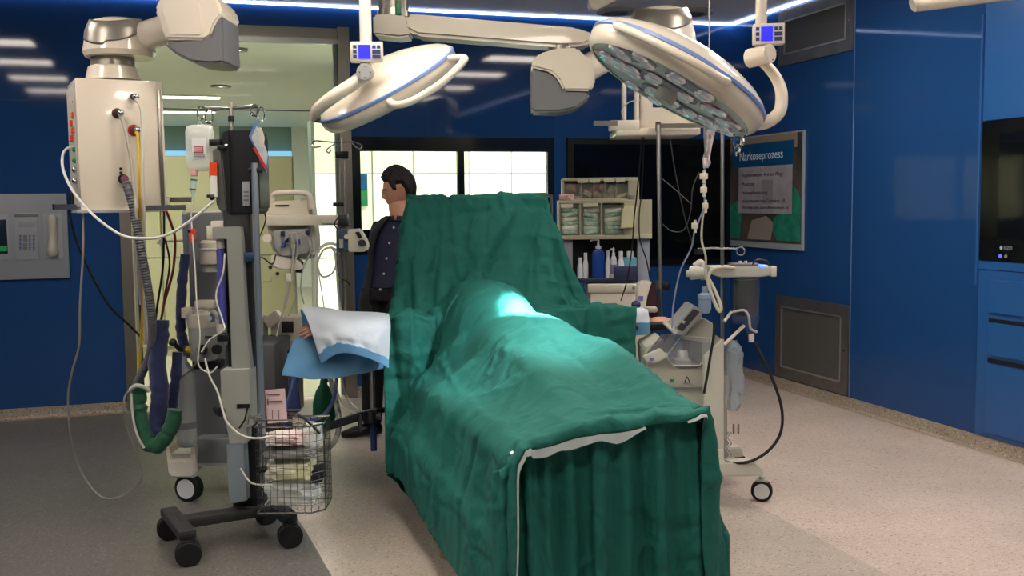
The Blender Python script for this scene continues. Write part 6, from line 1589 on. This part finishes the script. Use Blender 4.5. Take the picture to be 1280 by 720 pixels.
def head_fn(c, fdir, H_=.235, hair=0):
    """returns point function (th, v) for a head: c = centre, fdir = facing direction"""
    f_ = V(fdir).normalized(); up_ = V((0, 0, 1)); up_ = (up_-f_*up_.dot(f_)).normalized(); r_ = f_.cross(up_)
    def g(th, ph):   # th 0 = front, ph -pi/2..pi/2
        z = math.sin(ph); rr = math.cos(ph)
        x = math.sin(th)*rr; y = math.cos(th)*rr
        # skull
        X_ = x*.076; Y_ = y*.097; Z_ = z*H_/2
        if Y_ < 0: Y_ *= 1.05
        zz = Z_/(H_/2)
        if zz < 0:
            k = 1-.30*(-zz)**1.6; X_ *= k
            if Y_ > 0: Y_ *= 1-.10*(-zz)**2
            else: Y_ *= 1-.42*(-zz)**1.3
        ft = max(0, math.cos(th))**1.5*(1 if abs(ph) < 1.45 else 0)
        ga = lambda a, b, s1, s2: math.exp(-((x-a)/s1)**2-((zz-b)/s2)**2)*(1 if y > 0 else 0)
        Y_ += .004*ga(0, .10, .55, .12)                        # brow
        Y_ -= .010*(ga(.36, -.04, .17, .09)+ga(-.36, -.04, .17, .09))   # eye sockets
        Y_ += .005*(ga(.36, -.04, .09, .05)+ga(-.36, -.04, .09, .05))   # lids
        Y_ += .010*ga(0, -.05, .10, .18)+.021*ga(0, -.24, .13, .10)+.006*(ga(.13, -.29, .07, .06)+ga(-.13, -.29, .07, .06))
        Y_ += .004*(ga(.42, -.25, .2, .2)+ga(-.42, -.25, .2, .2))
        Y_ += .009*ga(0, -.50, .26, .06)+.008*ga(0, -.60, .2, .05)-.004*ga(0, -.555, .3, .02)-.004*ga(0, -.70, .25, .05)
        Y_ += .013*ga(0, -.86, .28, .12)
        return c+r_*X_+f_*Y_+up_*Z_
    return g, f_, up_, r_
def make_head(c, fdir, par, H_=.235, hairm=None, sk=skin, lab=True):
    g, f_, up_, r_ = head_fn(V(c), fdir, H_)
    m = MB(); m.grid(lambda u, v: g((u-.5)*2*PI, (v-.5)*PI*.9999), 72, 56); bmesh.ops.remove_doubles(m.bm, verts=m.bm.verts, dist=.0004); bmesh.ops.recalc_face_normals(m.bm, faces=m.bm.faces)
    m.build('head', sk, par, ang=180)
    for sg in (-1, 1):
        e = V(c)+r_*sg*.0755-f_*.012-up_*.008
        m = MB(); m.tube([e+f_*.016-up_*.028, e+f_*.002-up_*.034, e-f_*.012-up_*.012+r_*sg*.008, e-f_*.014+up_*.014+r_*sg*.012, e+f_*.004+up_*.028+r_*sg*.008, e+f_*.018+up_*.012, e+f_*.014-up_*.006], [.006, .0065, .006, .0055, .005, .005, .004], seg=8, closed=True)
        m.sph(e+r_*sg*.003-f_*.001, .018, (.25, .8, 1.3), seg=12, rot=Matrix((r_, f_, up_)).transposed().to_4x4()); m.build('ear', sk, par)
        ey = g(sg*.38, -.04*1.0); m = MB(); m.sph(ey-f_*.008, .0115, seg=14).build('eye', mat('eye_white', '#cfc8c0', .2), par)
        m = MB(); m.sph(ey-f_*.0005, .0055, seg=10).build('iris', mat('iris_brown', '#2a1a12', .2), par)
        b0 = [g(sg*a, .13+.03*math.sin((a-.15)*4))+f_*.001 for a in (.12, .3, .48, .62)]
        m = MB(); m.tube(b0, [.002, .0035, .003, .0015], seg=6).build('eyebrow', hairm or mat('hair_dark', '#17110e', .6), par)
    lip = [g(a, math.asin(-.555))+f_*.0005 for a in (-.32, -.16, 0, .16, .32)]
    m = MB(); m.tube(lip, [.002, .004, .0045, .004, .002], seg=8).build('lips', mat('lip', '#8e5348', .5), par)
    if hairm:
        def hh(th, ph):
            p = g(th, ph); n_ = (p-V(c)); n_.normalize(); a = abs(th)
            lim = .52 if a < .75 else (.52-(a-.75)*1.25 if a < 1.15 else (.02 if a < 1.35 else (.30 if a < 1.75 else max(-.78, .30-(a-1.75)*2.0))))
            z = math.sin(ph); t_ = .020+.010*max(0, z)+(.010 if a > 1.8 else 0)
            t_ += .006*noise.noise(V((math.sin(th)*4, math.cos(th)*4, ph*4)))+.003*noise.noise(V((th*14, ph*4, 0)))
            if a < .8 and z > .5: t_ += .006
            k = max(0, min(1, (z-lim)/.10)); return p+n_*(t_*k-.004*(1-k))
        m = MB(); m.grid(lambda u, v: hh((u-.5)*2*PI, (v-.5)*PI*.9999), 96, 72); bmesh.ops.remove_doubles(m.bm, verts=m.bm.verts, dist=.0004); bmesh.ops.recalc_face_normals(m.bm, faces=m.bm.faces)
        m.build('hair', hairm, par, ang=180)
    return g, f_, up_, r_

# --- standing person beyond the table, looking to the left
pm = onp(478, 546, 2, 0); px_, py_ = pm.x, pm.y
dm = (pm-CP).dot(FW)
t = thing('person', pm, 'standing person with dark hair in dark blazer and navy shirt looking left', 'person')
toCam = -FH
hc = P(497, 238, dm)                                   # head centre
body_f = (toCam*.92-RH*.38).normalized()               # chest direction
body_s = V((0, 0, 1)).cross(body_f).normalized()       # across the shoulders, to picture right
hipc = V((px_, py_, .98))+RH*.06; shc = V((hc.x, hc.y, 1.455))+RH*.035
def seg_mb(parts):
    m = MB()
    for a in parts: m.tube(a[0], a[1], seg=18, n=5)
    return m
RMS = [('REMESH', dict(mode='VOXEL', voxel_size=.009, use_smooth_shade=True)), ('SMOOTH', dict(factor=.5, iterations=4))]
m = MB()
def torso(m, k=1.0, z0=.95, z1=1.46):
    rings = [(.92, .165, .115), (1.00, .165, .115), (1.08, .155, .11), (1.18, .165, .115), (1.28, .18, .12), (1.36, .185, .115), (1.42, .165, .095), (1.46, .11, .075), (1.485, .065, .062)]
    b = bmesh.new(); rs = []
    for z, a, c_ in rings:
        if z < z0-.001 or z > z1+.05: continue
        t_ = (z-.95)/.5; cc_ = hipc.lerp(shc, max(0, min(1, t_))); cc_.z = z
        rs.append([b.verts.new(cc_+body_s*(a*k*math.cos(q))+body_f*(c_*k*math.sin(q))) for q in [2*PI*i/32 for i in range(32)]])
    for A, B in zip(rs, rs[1:]):
        for i in range(32): b.faces.new((A[i], A[(i+1) % 32], B[(i+1) % 32], B[i]))
    b.faces.new(rs[0][::-1]); b.faces.new(rs[-1]); bmesh.ops.recalc_face_normals(b, faces=b.faces); m._add(b)
torso(m)
m.tube([shc+V((0, 0, -.02)), hc-V((0, 0, .075))-body_f*.01], [.088, .072], seg=20)
shL = shc+body_s*-.175+V((0, 0, -.06)); shR = shc+body_s*.175+V((0, 0, -.06))      # L = picture left
def armpts(sh, sg): return [sh, sh+body_s*sg*.045+V((0, 0, -.28))-body_f*.03, sh+body_s*sg*.03+V((0, 0, -.52))+body_f*.05]
for sh, sg in ((shL, -1), (shR, 1)):
    a = armpts(sh, sg); m.tube(a, [.05, .04, .028], seg=16, n=6)
    hand(m, a[2], V((0, 0, -1))+body_f*.15, body_s*sg, .18, .35, -sg)
hips = [hipc+body_s*sg*.085 for sg in (-1, 1)]; feet = [V((px_, py_, .09))+body_s*sg*.10+RH*.05 for sg in (-1, 1)]
feet[0] -= RH*.03
for h, f_ in zip(hips, feet): m.tube([h, (h+f_)/2+body_f*.02+V((0, 0, .02)), f_], [.085, .06, .042], seg=16, n=6)
m.build('body', skin, t, mods=RMS)
# clothes
blz = mat('blazer_charcoal', '#1e1f21', .85, bump=.2, bscale=120); shr = mat('shirt_navy', '#171b3a', .7, bump=.12, bscale=90); trs = mat('trousers_black', '#14151a', .85)
m = MB(); torso(m, 1.05, .95, 1.46); m.build('shirt', shr, t, mods=RMS)
def torso_open(k, half, z0, z1):
    """jacket shell, open at the front with the opening 'half' radians each side"""
    def f(u, v):
        z = z0+(z1-z0)*v; t_ = (z-.95)/.5; cc_ = hipc.lerp(shc, max(0, min(1, t_))); cc_.z = z
        zs = [.80, .92, 1.00, 1.08, 1.18, 1.28, 1.36, 1.42, 1.46, 1.485]; aa = [.185, .18, .17, .158, .168, .185, .192, .178, .13, .085]; ca = [.125, .122, .118, .113, .118, .124, .118, .102, .082, .072]
        a = float(np.interp(z, zs, aa))*k; c_ = float(np.interp(z, zs, ca))*k
        hf = half(v); q = PI/2+hf+(2*PI-2*hf)*u
        e = .006*noise.noise(V((u*8, v*6, 3)))
        return cc_+body_s*((a+e)*math.cos(q))+body_f*((c_+e)*math.sin(q))
    return f
m = MB(); m.grid(torso_open(1.13, lambda v: .34+.30*(1-abs(2*v-1.25))-.1*(v < .15), .80, 1.475), 60, 30)
m.build('blazer', blz, t, mods=[('SOLIDIFY', dict(thickness=.012, offset=0)), ('SUBSURF', dict(levels=1, render_levels=1))])
for sg, sh in ((-1, shL), (1, shR)):
    a = armpts(sh, sg); m = MB(); m.tube([a[0]+V((0, 0, .02))-body_s*sg*.02, a[0]+body_s*sg*.01-V((0, 0, .05)), a[1], a[2]+V((0, 0, .04))], [.066, .069, .058, .046], seg=18, n=7); m.build('sleeve', blz, t, mods=RMS)
    # lapel
    def lf(u, v):
        z = 1.14+.32*v; t_ = (z-.95)/.5; cc_ = hipc.lerp(shc, t_); cc_.z = z; hf = .34+.30*(1-abs(2*((z-.8)/.675)-1.25))
        q = PI/2+sg*-1*(hf-.03+.0*u)-sg*(.40*u*math.sin(v*PI*.9+.2))
        a_ = float(np.interp(z, [1.08, 1.18, 1.28, 1.36, 1.42, 1.46], [.158, .168, .185, .192, .178, .14]))*1.2; c_ = float(np.interp(z, [1.08, 1.18, 1.28, 1.36, 1.42, 1.46], [.113, .118, .124, .118, .102, .085]))*1.22
        return cc_+body_s*(a_*math.cos(q))+body_f*(c_*math.sin(q))
    m = MB(); m.grid(lf, 8, 16); m.build('lapel', blz, t, mods=[('SOLIDIFY', dict(thickness=.006, offset=0))])
    cpts = lambda u, v: shc+V((0, 0, -.012+.035*v-.02*u))+body_s*sg*(.010+.100*math.sin(u*2.2))*(1-.16*v)+body_f*(.118-.16*u)*(1-.1*v)
    m = MB(); m.grid(cpts, 10, 3); m.build('shirt_collar', shr, t, mods=[('SOLIDIFY', dict(thickness=.006))])
for k in range(5):
    z = 1.40-k*.10; t_ = (z-.95)/.5; cc_ = hipc.lerp(shc, t_); cc_.z = z; c_ = float(np.interp(z, [1.0, 1.08, 1.18, 1.28, 1.36, 1.42, 1.46], [.115, .11, .115, .12, .115, .095, .075]))*1.05
    p = cc_+body_f*(c_+.004); m = MB(); m.cyl(p, p+body_f*.005, .0075, seg=12).build('shirt_button', mat('button_pale', '#c9ccd4', .4), t)
m = MB()
for h, f_ in zip(hips, feet): m.tube([h+V((0, 0, .02)), (h+f_)/2+body_f*.02, f_+V((0, 0, .0))], [.105, .082, .066], seg=18, n=7)
torso(m, 1.06, .92, .98); m.build('trousers', trs, t, mods=RMS)
shoe = mat('shoe_black', '#151110', .3)
for i, f_ in enumerate(feet):
    dr_ = (-RH*.9+toCam*.35).normalized() if i == 0 else (toCam*.9-RH*.3).normalized(); b = V((f_.x, f_.y, 0)); sd = V((0, 0, 1)).cross(dr_)
    m = MB(); m.tube([b-dr_*.06+V((0, 0, .05)), b+dr_*.03+V((0, 0, .055)), b+dr_*.13+V((0, 0, .04)), b+dr_*.21+V((0, 0, .028))], [.042, .046, .040, .022], seg=16, n=5)
    bmesh.ops.scale(m.bm, vec=(1, 1, .9), verts=m.bm.verts); m.build('shoe', shoe, t)
fh = (-RH*.97+toCam*.30+V((0, 0, -.16))).normalized()
make_head(hc, fh, t, .262, mat('hair_dark', '#17110e', .55, bump=.5, bscale=150))

# --- patient lying under the drapes, both hands showing
t = thing('person', V((TXc, 4.5, .80)), 'patient lying under the green drapes with both hands resting out on the arm boards', 'person')
m = MB()
m.tube([(1.46, 5.30, .90), (1.43, 5.0, .96), (1.45, 4.7, .91), (1.49, 4.45, .89)], [.10, .17, .13, .11], seg=20)
m.tube([(1.28, 5.16, .94), (1.45, 5.22, .93), (1.64, 5.16, .94)], [.06, .075, .06], seg=14)
m.tube([(1.40, 4.45, .87), (1.34, 3.92, .85), (1.29, 3.42, .77)], [.075, .058, .04], seg=14); m.tube([(1.60, 4.45, .88), (1.65, 3.92, .88), (1.64, 3.42, .78)], [.08, .06, .04], seg=14)
m.tube([(1.46, 5.28, .90), (1.46, 5.52, .90)], [.055, .055], seg=14)
wl = P(414, 411, 5.02); wr_ = P(812, 402, 5.68)
m.tube([(1.28, 5.16, .94), (.95, 5.12, .945), wl], [.05, .038, .027], seg=14); m.tube([(1.64, 5.16, .93), (2.1, 5.14, .92), wr_], [.05, .036, .027], seg=14)
hand(m, wl, -RH*.97-V((0, 0, .04))-FH*.1, FH*-.55+V((0, 0, 1)), .185, .25, 1, .10)
hand(m, wr_, RH*.98-FH*.15+V((0, 0, .08)), V((0, 0, 1))-FH*.3, .17, .42, -1, .05)
m.build('body', skin2, t, mods=[('REMESH', dict(mode='VOXEL', voxel_size=.0042, use_smooth_shade=True)), ('SMOOTH', dict(factor=.5, iterations=2))])
make_head((1.46, 5.62, .91), (0, .1, 1), t, .235, None, skin2)
